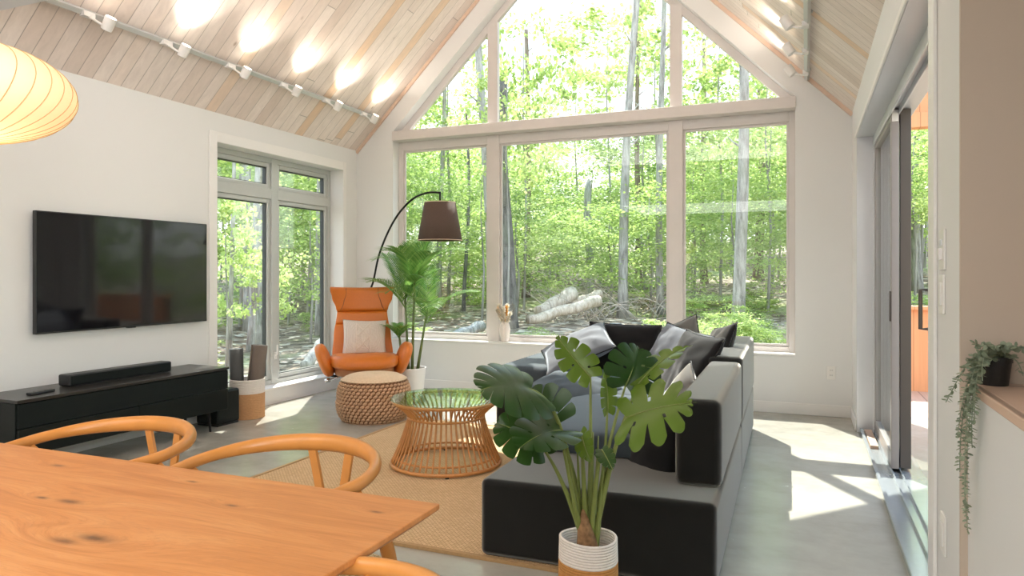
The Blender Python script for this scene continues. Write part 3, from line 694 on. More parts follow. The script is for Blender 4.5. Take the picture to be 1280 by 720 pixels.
cx0, cx1, cy0, cy1 = XL+0.03, -4.265, 2.75, 4.40
r = thing('media_console', 'long low black media console under the television', 'media console', ((cx0+cx1)/2, (cy0+cy1)/2, 0)); off = r.location
MB().box(cx0, cx1-0.02, cy0, cy1, 0.165, 0.485).build('cabinet', M['black_lacquer'], r, off=off, bevel=0.003)
MB().box(cx0-0.0, cx1+0.004, cy0-0.004, cy1+0.004, 0.485, 0.505).build('top', M['black_top'], r, off=off, bevel=0.003)
MB().box(cx1-0.02, cx1, cy0+0.006, cy1-0.006, 0.335, 0.480).build('drop_front', M['fabric_blk'], r, off=off, bevel=0.003)
for (a, b_) in ((cy0+0.006, (cy0+cy1)/2-0.002), ((cy0+cy1)/2+0.002, cy1-0.006)):
    MB().box(cx1-0.02, cx1, a, b_, 0.170, 0.331).build('drawer', M['black_lacquer'], r, off=off, bevel=0.003)
for y in (cy0+0.18, cy1-0.12):
    for x in (cx0+0.08, cx1-0.09):
        MB().tube([(x, y, 0.168), (x+0.01, y+0.012, 0.0)], [0.014, 0.009], 10).build('leg', M['black_metal'], r, off=off)
off = (XL+0.2, 3.62, 0.505)
r = thing('soundbar', 'long dark soundbar lying on the black media console', 'soundbar', off)
MB().box(-0.055, 0.055, -0.41, 0.41, 0.002, 0.078).build('body', M['black_plastic'], r, bevel=0.012)
MB().box(0.050, 0.0575, -0.395, 0.395, 0.012, 0.070).build('grille', M['fabric_blk'], r, bevel=0.003)
MB().box(-0.05, 0.05, -0.38, 0.38, 0.0, 0.003).build('foot', M['black_plastic'], r)
r = thing('remote_control', 'thin black remote control on the near end of the console', 'remote', (-4.40, 2.98, 0.505), 0.15)
MB().box(-0.022, 0.022, -0.085, 0.085, 0.0, 0.016).build('body', M['black_plastic'], r, bevel=0.005)
bt = MB()
for k in range(6):
    bt.lathe([(0.006, 0.0155), (0.006, 0.018), (0.0, 0.018)], 10, (-0.01 if k % 2 else 0.01, -0.06+k*0.02, 0))
bt.build('button', M['frame_dk'], r)
r = thing('subwoofer', 'black subwoofer box on the floor behind the console end', 'subwoofer', (-4.54, 4.545, 0))
MB().box(-0.11, 0.13, -0.11, 0.135, 0.012, 0.29).build('body', M['black_lacquer'], r, bevel=0.02)
MB().box(-0.10, 0.12, -0.10, 0.125, 0.0, 0.014).build('base', M['black_plastic'], r)
tag(MB().tube(bez([(-4.62, 3.95, 0.16), (-4.55, 3.9, 0.02), (-4.50, 4.0, 0.0), (-4.48, 4.1, 0.12), (-4.58, 4.2, 0.16)], 24), 0.004, 6).build('power_cord', M['black_plastic'], smooth=True),
    'thin black cord hanging below the media console', 'cord')

# basket with two rolled mats
def coil_basket(root, R, z0, z1, zsplit, m_lo, m_hi, rope=0.009, bulge=0.0, names=('body', 'band'), off=(0, 0, 0), wob=0.0):
    for (nm, a, b_, mt) in ((names[0], z0, zsplit, m_lo), (names[1], zsplit, z1, m_hi)):
        n = max(2, int(round((b_-a)/(rope*1.7)))); m = MB()
        for i in range(n):
            z = a+(i+0.5)*(b_-a)/n; rr = R*(1+bulge*math.sin(PI*(z-z0)/(z1-z0)))-rope
            q = (z-z0)/(z1-z0)
            m.tube([(rr*(1+wob*q*math.cos(2*2*PI*j/40+0.6))*math.cos(2*PI*j/40), rr*(1+wob*q*math.cos(2*2*PI*j/40+0.6))*math.sin(2*PI*j/40), z+wob*0.10*q*math.sin(2*2*PI*j/40)) for j in range(40)], rope, 8, closed=True)
        m.build(nm, mt, root, smooth=True)
bx, by = -4.50, 4.86
r = thing('rope_basket', 'tan and white rope basket on the floor beside the console', 'basket', (bx, by, 0))
coil_basket(r, 0.148, 0.0, 0.335, 0.215, M['rope_tan'], M['rope_white'], 0.008)
MB().lathe([(0.0, 0.004), (0.135, 0.004), (0.135, 0.012), (0, 0.012)], 32).build('bottom', M['rope_tan'], r)
def rolled_mat(label, c, tilt, R, L, mat):
    r = thing('exercise_mat', label, 'exercise mat', c, group='rolled mats in the basket')
    d = V(tilt).normalized(); M4 = d.to_track_quat('Z', 'Y').to_matrix().to_4x4()
    turns = 3.3; n = 130; m = MB()
    ri = 0.016; th = (R-ri)/turns*0.98
    def fn(u, v):
        t = u*turns*2*PI; rad = ri+(R-ri)*u
        return M4 @ V((rad*math.cos(t), rad*math.sin(t), v*L))
    m.grid(fn, n, 2); o = m.build('roll', mat, r, smooth=True); md = o.modifiers.new('solid', 'SOLIDIFY'); md.thickness = th*0.9; md.offset = 0
    return r
rolled_mat('dark charcoal rolled exercise mat standing in the rope basket', (bx-0.062, by-0.052, 0.014), (-0.01, -0.02, 1), 0.056, 0.585, M['mat_dk'])
rolled_mat('taupe rolled exercise mat standing in the rope basket', (bx+0.026, by+0.034, 0.014), (0.085, 0.06, 1), 0.066, 0.61, M['mat_br'])

# ================================================================== RUG, COFFEE TABLE, POUF
r = thing('jute_rug', 'woven tan jute rug under the rattan coffee table', 'rug', (-2.0, 4.05, 0))
MB().box(-1.10, 1.05, -1.22, 1.25, 0.0, 0.012).build('pile', M['jute'], r)
e = MB(); e.tube([(-1.10, -1.22, 0.009), (1.05, -1.22, 0.009), (1.05, 1.25, 0.009), (-1.10, 1.25, 0.009)], 0.011, 6, closed=True)
e = MB()
for (a, b_) in (((-1.1, -1.22), (1.05, -1.22)), ((1.05, -1.22), (1.05, 1.25)), ((1.05, 1.25), (-1.1, 1.25)), ((-1.1, 1.25), (-1.1, -1.22))): e.bar((*a, 0.0085), (*b_, 0.0085), 0.025, 0.015)
e.build('binding', M['jute_edge'], r)

ctc = (-2.165, 4.126)
r = thing('coffee_table', 'round rattan coffee table with a glass top on the rug', 'coffee table', (ctc[0], ctc[1], 0.012))
MB().lathe([(0.0, 0.425), (0.352, 0.425), (0.360, 0.429), (0.360, 0.433), (0.352, 0.437), (0.0, 0.437)], 72).build('glass_top', M['glass_green'], r, smooth=False)
def ring(R, z, rr, n=64): return MB().tube([(R*math.cos(2*PI*j/n), R*math.sin(2*PI*j/n), z) for j in range(n)], rr, 8, closed=True)
ring(0.342, 0.414, 0.010).build('top_ring', M['rattan'], r, smooth=True)
ring(0.247, 0.312, 0.008).build('waist_ring', M['rattan'], r, smooth=True)
ring(0.352, 0.018, 0.012).build('base_ring', M['rattan'], r, smooth=True)
ring(0.325, 0.060, 0.007).build('inner_ring', M['rattan'], r, smooth=True)
NS = 52
sp_pts = bez([(0.352, 0, 0.022), (0.315, 0, 0.10), (0.262, 0, 0.22), (0.245, 0, 0.315)], 8)+bez([(0.245, 0, 0.318), (0.250, 0, 0.345), (0.31, 0, 0.385), (0.342, 0, 0.410)], 6)[1:]
s0 = MB().tube(sp_pts, 0.0062, 7).build('spindle', M['rattan'], r, smooth=True)
for k in range(1, NS):
    s = s0.copy(); COL.objects.link(s); s.parent = r; s.rotation_euler = (0, 0, 2*PI*k/NS)
for k in range(4):
    a = 2*PI*k/4+0.5; MB().lathe([(0.012, 0.0), (0.012, 0.01)], 10, (0.352*math.cos(a), 0.352*math.sin(a), 0)).build('foot', M['black_plastic'], r)

pc2 = (-3.434, 5.215)
r = thing('knitted_pouf', 'round jute pouf with braided sides in front of the armchair', 'pouf', (pc2[0], pc2[1], 0))
def pouf_r(v): return 0.312*(1-0.17*abs(2*v-1)**3.0)+0.008*(1 if v < 0.5 else 0)
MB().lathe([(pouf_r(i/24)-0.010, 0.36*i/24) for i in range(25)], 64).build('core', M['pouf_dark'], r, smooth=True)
stm = MB(); nb, rows = 46, 13
for j in range(rows):
    v = (j+0.5)/rows; z = 0.006+0.352*v; R_ = pouf_r(v)-0.003; tilt = math.atan2((pouf_r(min(1, v+0.03))-pouf_r(max(0, v-0.03))), 0.06*0.36 if 0.03 < v < 0.97 else 0.04*0.36)
    for i in range(nb):
        a_ = 2*PI*(i+0.5*(j % 2))/nb
        mt = Matrix.Translation((R_*math.cos(a_), R_*math.sin(a_), z)) @ Matrix.Rotation(a_, 4, 'Z') @ Matrix.Rotation(tilt, 4, 'Y') @ Matrix.Rotation(0.5, 4, 'X')
        stm.superell((0, 0, 0), (0.010, 0.0215*R_/0.312, 0.0125), 1, 1, 8, 6, mat=mt)
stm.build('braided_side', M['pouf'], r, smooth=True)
tp = MB(); prof = []
for i in range(30):
    q = i/29; prof.append((0.285*(1-q)+0.001, 0.345+0.042*math.sin(min(1, q*2.6)*PI/2)-0.012*max(0, (q-0.75)*4)**2+0.0022*math.sin(q*29*PI*0.66)))
tp.lathe(prof, 64); tp.build('woven_top', M['pouf_top'], r, smooth=True)
MB().lathe([(0.0, 0.001), (0.27, 0.001), (0.27, 0.006)], 48).build('base', M['pouf'], r)

# ================================================================== ARMCHAIR
acx = (-3.984, 5.875)
r = thing('lounge_chair', 'orange leather swivel armchair with winged headrest by the left window', 'armchair', (acx[0], acx[1], 0), math.radians(37))
le = M['leather']
def shell(zs, n=25, thick=0.075, wing=0.085):
    def prof(z):
        P_ = [(0.30, 0.300), (0.45, 0.300), (0.62, 0.285), (0.86, 0.252), (0.90, 0.262), (1.0, 0.300), (1.10, 0.322)]
        for (a, b_) in zip(P_, P_[1:]):
            if z <= b_[0]: q = (z-a[0])/(b_[0]-a[0]); return a[1]+(b_[1]-a[1])*(q*q*(3-2*q))
        return P_[-1][1]
    def base(x, z):
        q = (z-0.3)/0.8; hw = prof(z); u = x
        y = 0.20+0.26*q+0.03*math.sin(q*PI*1.3)
        wg = wing*(0.55+1.2*max(0, (z-0.85)/0.25)) * abs(u)**2.4
        return V((u*hw, y-wg, z+(0.012*abs(u)**2 if z > 1.08 else 0)))
    z0, z1 = zs
    m = MB()
    def fn(a, b_):
        # a goes round the section (front then back), b_ up
        z = z0+(z1-z0)*b_
        t = 2*PI*a; cx_ = math.cos(t); sx_ = math.sin(t)
        u = math.copysign(abs(cx_)**0.45, cx_); d = math.copysign(abs(sx_)**0.6, sx_)
        edge = min(1.0, (min(b_, 1-b_)*(z1-z0)/0.025+0.02))**0.4
        p = base(u*(0.985+0.015*edge), z); p.y += -d*thick/2*edge*(1.0-0.25*abs(u)**4)
        if sx_ > 0: p.y -= 0.018*edge*(1-u*u)
        return p
    m.grid(fn, 56, n, cu=True)
    k = len(m.v)
    m.f.append(tuple(i*n for i in range(56))); m.f.append(tuple(i*n+n-1 for i in range(55, -1, -1)))
    return m, base
m, bs = shell((0.34, 0.745)); m.build('backrest', le, r, smooth=True)
m, bs = shell((0.737, 0.868), 13, 0.072); m.build('lumbar_roll', le, r, smooth=True)
m, bs = shell((0.860, 1.105), 17, 0.070); hr = m.build('headrest', le, r, smooth=True)
for s in (-1, 1):
    pts = []
    for i in range(13):
        q = i/12; z = 0.875+0.222*q; u = s*(0.86-0.36*math.sin(q*PI*0.5)**0.9) if True else 0
        p = bs(u, z); pts.append(p+V((0, -0.0455, 0)))
    MB().tube(pts, 0.003, 6).build('seam', M['seam'], hr, smooth=True)
def seat_fn(u, v):
    t = 2*PI*u; p = PI*(v-0.5)
    def sp_(x, e): return math.copysign(abs(x)**e, x)
    x = 0.335*sp_(math.cos(p), 0.55)*sp_(math.cos(t), 0.55); y = 0.30*sp_(math.cos(p), 0.55)*sp_(math.sin(t), 0.62)
    z = 0.082*sp_(math.sin(p), 0.75)
    fr = max(0, (-y-0.02)/0.28)
    z += 0.03*fr-0.045*fr**3-0.012*(1-(x/0.32)**2)*(1 if z > 0 else 0)
    y -= 0.035*fr*(1-(x/0.33)**2)
    return (x, y-0.03, 0.405+z)
MB().grid(seat_fn, 48, 24, cu=True).build('seat', le, r, smooth=True)
MB().superell((0, -0.02, 0.325), (0.285, 0.275, 0.062), 0.5, 0.6).build('seat_shell', M['leather_dk'], r, smooth=True)
for s in (-1, 1):
    rot = Matrix.Translation((s*0.372, -0.03, 0.42)) @ Matrix.Rotation(s*0.36, 4, 'Y') @ Matrix.Rotation(-0.10, 4, 'X')
    MB().superell((0, 0, 0), (0.062, 0.215, 0.165), 0.7, 0.75, mat=rot).build('armrest', le, r, smooth=True)
    MB().tube(bez([(s*0.36, 0.0, 0.30), (s*0.33, 0, 0.25), (s*0.2, 0, 0.26)], 8), 0.012).build('arm_bracket', M['black_metal'], r, smooth=True)
MB().tube([(0, 0, 0.03), (0, 0, 0.27)], 0.03, 20).build('column', M['chrome'], r, smooth=True)
for k in range(4):
    a = PI/4+PI/2*k
    MB().tube([(0.02*math.cos(a), 0.02*math.sin(a), 0.055), (0.18*math.cos(a), 0.18*math.sin(a), 0.035), (0.345*math.cos(a), 0.345*math.sin(a), 0.010)], [0.02, 0.017, 0.012], 10, flat=0.7).build('base_arm', M['chrome'], r, smooth=True)
kn = MB().tube([(-0.2, -0.05, 0.27), (-0.32, -0.07, 0.235)], 0.008); kn.tube([(-0.32, -0.07, 0.235), (-0.37, -0.075, 0.225)], 0.019, 14); kn.build('recline_knob', M['chrome'], r, smooth=True)

def pillow_mb(w, h, t, wr=0.004, seed=0, n=25, pinch=0.10):
    m = MB()
    def mk(sg):
        def fn(u, v):
            x = 2*u-1; y = 2*v-1
            px = w/2*x*(1-pinch*(1-y*y)*abs(x)**2*0.7); py = h/2*y*(1-pinch*(1-x*x)*abs(y)**2*0.7)
            e = max(0, (1-x*x)*(1-y*y)); z = sg*t/2*e**0.42
            nz = noise.noise(V((px*7+seed, py*7, sg*3.1)))+0.5*noise.noise(V((px*16, py*16+seed, sg)))
            rad = math.sin(math.atan2(py, px)*9+seed)*math.hypot(x, y)
            z += e**0.5*(wr*nz*2+wr*0.8*rad)
            return (px, py, z)
        return fn
    m.grid(mk(1), n, n); m.grid(mk(-1), n, n); return m
def rim(w, h, pinch=0.10, n=12):
    pts = []
    for (sx, sy, ax) in ((-1, -1, 0), (1, -1, 1), (1, 1, 2), (-1, 1, 3)):
        for i in range(n):
            q = 2*i/n-1
            x, y = ((q, -1), (1, q), (-q, 1), (-1, -q))[ax]
            pts.append((w/2*x*(1-pinch*(1-y*y)*abs(x)**2*0.7), h/2*y*(1-pinch*(1-x*x)*abs(y)**2*0.7), 0))
    return pts
def pillow(label, c, n, up, w, h, t, mat, seed=0, wr=0.006, name='throw_pillow', group='throw pillows on the sofa', piping=True, cat='pillow'):
    r = bpy.data.objects.new(name, None); COL.objects.link(r); r.empty_display_size = 0.1
    r.matrix_world = basis(c, n, up); tag(r, label, cat, group)
    pillow_mb(w, h, t, wr, seed).build('cover', mat, r, smooth=True, weld=True)
    if piping: MB().tube(rim(w, h), 0.0045, 6, closed=True).build('piping', M['piping'], r, smooth=True)
    return r
# knitted cushion on the armchair
R37 = Matrix.Rotation(math.radians(37), 3, 'Z')
cc = R37 @ V((0.01, 0.085, 0.615)); cn = R37 @ V((0.05, -1, 0.34)); cu = R37 @ V((0.03, 0.3, 1))
kc = pillow('cream knitted cable cushion resting on the orange armchair', (acx[0]+cc.x, acx[1]+cc.y, cc.z), cn, cu, 0.43, 0.37, 0.12, M['knit'], 2, 0.003, 'knitted_cushion', None, False, 'cushion')
cb = MB()
def zc(x, y, w=0.43, h=0.37, t=0.12): return t/2*max(0, (1-(2*x/w)**2)*(1-(2*y/h)**2))**0.42
for x0 in (-0.085, 0.045):
    cb.tube([(x0+0.0*y, y, zc(x0, y)+0.002) for y in [(-0.16+0.32*i/20) for i in range(21)]], 0.005, 6)
for k in range(2):
    for s in (-1, 1):
        cb.tube([(-0.02+s*(-0.06+0.12*i/10), -0.13+0.13*k+0.13*i/10, zc(-0.02+s*(-0.06+0.12*i/10), -0.13+0.13*k+0.13*i/10)+0.002) for i in range(11)], 0.005, 6)
cb.build('cable', M['cable'], kc, smooth=True)

# ================================================================== ARC LAMP
base_p = (-4.224, 6.317, 0.179)
sx, sy, _ = (-3.305, 6.155, 1.578)
r = thing('arc_floor_lamp', 'black arc floor lamp with a brown tapered shade behind the armchair', 'floor lamp', (base_p[0], base_p[1], 0)); off = r.location
MB().lathe([(0.0, 0), (0.15, 0), (0.15, 0.02), (0.02, 0.028), (0.0, 0.028)], 40).build('base', M['black_metal'], r, smooth=False)
pts = [(base_p[0], base_p[1], 0.02), (-4.224, 6.317, 0.932), (-4.166, 6.319, 1.183), (-4.095, 6.315, 1.450), (-3.960, 6.285, 1.694), (-3.801, 6.242, 1.875), (-3.622, 6.208, 2.002), (-3.445, 6.183, 2.048), (-3.298, 6.158, 2.039)]
q = []
for i in range(len(pts)-1):
    p0, p1, p2, p3 = (V(pts[max(0, min(len(pts)-1, i+k))]) for k in (-1, 0, 1, 2))
    for j in range(6):
        t = j/6; q.append(0.5*((2*p1)+(p2-p0)*t+(2*p0-5*p1+4*p2-p3)*t*t+(3*p1-p0-3*p2+p3)*t**3))
q.append(V(pts[-1]))
MB().tube(q, 0.0105, 10).build('pole', M['black_metal'], r, off=off, smooth=True)
e = V(pts[-1])
MB().tube([e+V((0, 0, 0.01)), e+V((0, 0, -0.13))], 0.010).build('socket', M['black_metal'], r, off=off, smooth=True)
s = MB().lathe([(0.150, -0.095), (0.215, -0.465)], 48, tuple(e))
s.f = s.f[:48]; sh = s.build('lamp_shade', M['shade'], r, off=off, smooth=True, solid=0.004)
rg = MB()
for (R, z) in ((0.151, -0.096), (0.216, -0.464)):
    rg.tube([(e.x+R*math.cos(2*PI*j/48), e.y+R*math.sin(2*PI*j/48), e.z+z) for j in range(48)], 0.0035, 6, closed=True)
for k in range(3):
    a = 2*PI*k/3; rg.tube([e+V((0, 0, -0.11)), e+V((0.15*math.cos(a), 0.15*math.sin(a), -0.1))], 0.002, 5)
rg.build('shade_ring', M['rake'], sh, off=off, smooth=True)
bl = MB().superell((e.x, e.y, e.z-0.19), (0.032, 0.032, 0.05), 1, 1, 16, 12); bl.build('bulb', M['white_pot'], r, off=off, smooth=True)

# ================================================================== PALM
pp_ = (-3.703, 6.282)
r = thing('potted_palm', 'tall potted palm in a white planter by the far window', 'potted plant', (pp_[0], pp_[1], 0))
MB().lathe([(0.0, 0.0), (0.115, 0.0), (0.125, 0.02), (0.158, 0.30), (0.150, 0.30), (0.142, 0.26), (0.0, 0.26)], 40).build('planter', M['white_pot'], r, smooth=False, bevel=0.003)
MB().lathe([(0.0, 0.268), (0.144, 0.265), (0.144, 0.25)], 30).build('soil', M['soil'], r)
random.seed(5)
canes = [((0.03, -0.02), 0.95, (0.03, 0.0)), ((-0.04, 0.03), 0.75, (-0.05, 0.02)), ((0.05, 0.05), 0.6, (0.08, 0.05)), ((-0.06, -0.04), 0.42, (-0.04, -0.02))]
for (b0, hh, ln) in canes:
    MB().tube([(b0[0], b0[1], 0.25), (b0[0]+ln[0]*0.5, b0[1]+ln[1]*0.5, 0.25+hh*0.5), (b0[0]+ln[0], b0[1]+ln[1], 0.25+hh)], [0.017, 0.013, 0.009], 8).build('cane', M['palm_stem'], r, smooth=True)
def frond(start, az, length, el0, bend, nl=40, wl=0.17):
    m = MB(); d = V((math.cos(az), math.sin(az), 0)); pts = [V(start)]
    for i in range(24):
        el = el0-bend*(i/23)**1.6; pts.append(pts[-1]+(d*math.cos(el)+V((0, 0, math.sin(el))))*length/24)
    m.tube(pts, [0.0045*(1-0.75*i/24) for i in range(25)], 5)
    for k in range(nl):
        s = 0.12+0.87*k/nl; fi = s*24; i = min(23, int(fi)); p = pts[i].lerp(pts[i+1], fi-i)
        tg = (pts[min(24, i+1)]-pts[max(0, i-1)]).normalized()
        sd = V((-d.y, d.x, 0)); nn = sd.cross(tg).normalized()*-1
        ll = wl*(0.30+0.80*math.sin(PI*(0.10+0.82*s)))*random.uniform(0.92, 1.08)
        for sg in (-1, 1):
            dv = (sd*sg*0.78+tg*0.72+nn*0.22).normalized(); wv = dv.cross(nn).normalized()*0.0062
            a, b_, c_ = p, p+dv*ll*0.5, p+dv*ll-V((0, 0, ll*0.16))+tg*ll*0.08
            m.add([a-wv*0.6, a+wv*0.6, b_+wv, b_-wv, c_], [(0, 1, 2, 3), (3, 2, 4)])
    return m
fr = []
for (ci, (b0, hh, ln)) in enumerate(canes[:3]):
    top = V((b0[0]+ln[0], b0[1]+ln[1], 0.25+hh))
    nf = (9, 7, 5)[ci]
    for k in range(nf):
        inner = k % 3 == 0
        fr.append((top-V((0, 0, 0.12*random.random())), k*2.4+ci, random.uniform(0.50, 0.66), random.uniform(1.25, 1.45) if inner else random.uniform(0.85, 1.2), random.uniform(0.25, 0.6) if inner else random.uniform(0.9, 1.5)))
top = V((-0.10, -0.06, 0.60))
for k in range(6): fr.append((top, k*1.1, 0.26, 0.9, 0.9))
for a in fr: frond(*a, nl=(27 if a[2] > 0.4 else 14), wl=(0.20 if a[2] > 0.4 else 0.10)).build('frond', M['palm'], r)

# ================================================================== VASE
vx, vy, vz = (-2.919, 6.885, 0.519)
r = thing('vase', 'small white ribbed vase on the far window sill', 'vase', (vx, vy, 0.533))
pf = [(0.0, 0), (0.032, 0), (0.036, 0.01), (0.052, 0.09), (0.056, 0.14), (0.047, 0.185), (0.036, 0.205), (0.030, 0.207), (0.028, 0.2), (0.0, 0.1)]
pr = []
for (a, b_) in zip(pf, pf[1:]):
    for i in range(5): q = i/5; pr.append((a[0]+(b_[0]-a[0])*q, a[1]+(b_[1]-a[1])*q))
pr.append(pf[-1])
m = MB()
m.grid(lambda u, v: ((pr[int(round(v*(len(pr)-1)))][0]*(1+0.025*math.cos(u*2*PI*22)))*math.cos(2*PI*u), (pr[int(round(v*(len(pr)-1)))][0]*(1+0.025*math.cos(u*2*PI*22)))*math.sin(2*PI*u), pr[int(round(v*(len(pr)-1)))][1]), 132, len(pr), cu=True)
m.build('body', M['vase'], r, smooth=True)
r = thing('dried_flowers', 'bunch of cream and ochre dried plumes standing in the vase', 'dried flowers', (vx, vy, 0.60))
random.seed(3)
for k in range(9):
    m = MB(); az = k*2*PI/9+random.uniform(-.3, .3); sp = random.uniform(0.05, 0.13) if k > 1 else 0.012; hh = random.uniform(0.24, 0.36)
    tip = V((sp*math.cos(az), sp*math.sin(az)*0.6, hh)); pts = bez([(0, 0, 0.02), (tip.x*0.25, tip.y*0.25, hh*0.55), tip], 8)
    m.tube(pts, 0.0015, 4)
    for i in range(260):
        p = pts[4].lerp(pts[8], random.random()); dv = V((random.gauss(0, 1), random.gauss(0, 1), random.uniform(0.3, 1.6))).normalized()*random.uniform(0.018, 0.042)
        sd = dv.cross(V((random.random(), random.random(), 0.1))).normalized()*0.007
        m.add([p-sd, p+sd, p+dv], [(0, 1, 2)])
    m.build('plume', M['plume_o'] if k in (0, 1, 4) else M['plume'], r)

# ================================================================== SOFA
so = V((-0.318, 2.86, 0)); srz = math.radians(1.25)
r = thing('sectional_sofa', 'dark velvet L shaped sectional sofa facing the television', 'sofa', so, srz)
def cushion(x0, x1, y0, y1, z0, z1, e=0.22, crown=0.02, wr=0.004, seed=1, n=34):
    """a soft upholstered block"""
    m = MB(); a, b_, c_ = (x1-x0)/2, (y1-y0)/2, (z1-z0)/2; rr = min(e*0.25, c_*0.8, a*0.8, b_*0.8)
    def fn(u, v):
        t = 2*PI*u; p = PI*(v-0.5); s = lambda x, q: math.copysign(abs(x)**q, x)
        x = a*s(math.cos(p), e)*s(math.cos(t), e); y = b_*s(math.cos(p), e)*s(math.sin(t), e); z = c_*s(math.sin(p), e)
        z += crown*(1-(x/a)**2)*(1-(y/b_)**2)*(1 if z > 0 else 0)
        nz = noise.noise(V((x*3.3+seed, y*3.3, z*3.3)))*2+noise.noise(V((x*9+seed, y*9, z*9)))
        k = 1+wr*nz/max(a, c_)
        return (x*k+(x0+x1)/2, y*k+(y0+y1)/2, z*(1+wr*nz*1.5)+(z0+z1)/2)
    return m.grid(fn, 96, 48, cu=True)
def block(x0, x1, y0, y1, z0, z1): return MB().box(x0, x1, y0, y1, z0, z1)
vel = M['velvet']
block(-1.005, 0, 0.0, 1.62, 0.012, 0.35).build('base', vel, r, bevel=0.028, seg=4)
block(-1.005, 0, 1.63, 3.2, 0.012, 0.35).build('base', vel, r, bevel=0.028, seg=4)
block(-1.85, -1.015, 2.22, 3.2, 0.012, 0.35).build('base', vel, r, bevel=0.028, seg=4)
block(-0.195, 0.0, 0.215, 1.64, 0.345, 0.718).build('backrest', vel, r, bevel=0.035, seg=4)
block(-0.21, 0.004, 1.65, 3.2, 0.345, 0.745).build('backrest', vel, r, bevel=0.035, seg=4)
block(-1.45, -0.21, 3.0, 3.2, 0.345, 0.72).build('backrest', vel, r, bevel=0.035, seg=4)
block(-1.86, -1.40, 2.20, 3.2, 0.345, 0.545).build('armrest', M['velvet_blue'], r, bevel=0.07, seg=5)
cushion(-1.03, -0.20, 0.53, 1.70, 0.345, 0.475, 0.25, 0.02, 0.006, 1).build('seat_cushion', M['velvet_blue'], r, smooth=True)
cushion(-1.38, -0.21, 1.70, 3.0, 0.345, 0.475, 0.25, 0.02, 0.006, 4).build('seat_cushion', M['velvet_blue'], r, smooth=True)
for (x, y) in ((-0.95, 0.05), (-0.06, 0.05), (-0.95, 3.1), (-0.06, 3.1), (-1.8, 2.3), (-1.8, 3.1)):
    MB().box(x-0.03, x+0.03, y-0.03, y+0.03, 0, 0.013).build('foot', M['black_plastic'], r)

up = (0, 0, 1)
pillow('large slate pillow with sunlit top slumped against the sofa back under the window', (-1.633, 5.275, 0.669), (-0.28, -0.42, 0.86), (-0.45, 0.75, 0.45), 0.56, 0.50, 0.17, M['velvet_slate'], 1, 0.010)
pillow('dark charcoal pillow behind the sunlit slate pillow on the far sofa back', (-1.359, 5.626, 0.646), (-0.02, -0.95, 0.30), (0.03, 0.25, 1), 0.60, 0.42, 0.16, M['velvet_blk'], 2, 0.008)
pillow('pale slate pillow with a sunlit face standing in the sofa corner', (-0.893, 5.310, 0.625), (-0.50, -0.70, 0.50), (0.35, 0.2, 1), 0.52, 0.50, 0.20, M['velvet_slate'], 3, 0.009)
pillow('pale edged pillow peeking out behind the others in the sofa corner', (-0.935, 5.671, 0.659), (-0.30, -0.90, 0.35), (-0.35, 0.3, 1), 0.44, 0.44, 0.14, M['velvet_grey'], 4, 0.006)
pillow('black pillow leaning on the right sofa back, largest in the row', (-0.709, 4.737, 0.623), (-0.78, -0.48, 0.45), (0.45, 0.25, 0.9), 0.60, 0.52, 0.17, M['velvet_blk'], 5, 0.008)
pillow('small dark piped pillow farthest right along the sofa back', (-0.581, 5.222, 0.688), (-0.80, -0.35, 0.35), (0.30, 0.35, 0.9), 0.42, 0.42, 0.13, M['velvet'], 6, 0.006)
pillow('light grey pillow with its corner pointing up beside the near backrest', (-0.676, 4.210, 0.513), (-0.75, -0.45, 0.40), (0.40, -0.4, 1), 0.36, 0.34, 0.12, M['velvet_grey'], 7, 0.005)
pillow('dark pillow with grey edge standing against the near end of the backrest', (-0.667, 3.402, 0.432), (-0.62, -0.72, 0.22), (0.12, 0.1, 1), 0.40, 0.34, 0.17, M['velvet_blk'], 8, 0.007)
pillow('slate pillow lying flat in the middle of the sofa seat', (-1.435, 4.546, 0.465), (0.08, -0.20, 1), (0.3, 1, 0.2), 0.56, 0.48, 0.19, M['velvet_blue'], 9, 0.010)

# ================================================================== MONSTERA
mb_ = (-0.711, 2.432)
r = thing('potted_monstera', 'split leaf monstera in a white and ochre rope basket before the sofa', 'potted plant', (mb_[0], mb_[1], 0)); off = (mb_[0], mb_[1], 0)
bk = thing('tmp', '', '') if False else r
coil_basket(r, 0.102, 0.0, 0.322, 0.238, M['rope_ochre'], M['rope_white'], 0.0055, 0.03, ('basket', 'basket_band'), wob=0.03)
MB().lathe([(0.0, 0.20), (0.092, 0.20), (0.092, 0.18)], 28).build('soil', M['soil'], r)
MB().lathe([(0.0, 0.003), (0.09, 0.003), (0.09, 0.012)], 28).build('basket_bottom', M['rope_ochre'], r)
MB().tube([(0, -0.012, 0.19), (0.004, -0.018, 0.29), (-0.004, -0.030, 0.36), (-0.008, -0.036, 0.425)], [0.042, 0.040, 0.026, 0.005], 12).build('stump', M['stalk'], r, smooth=True)
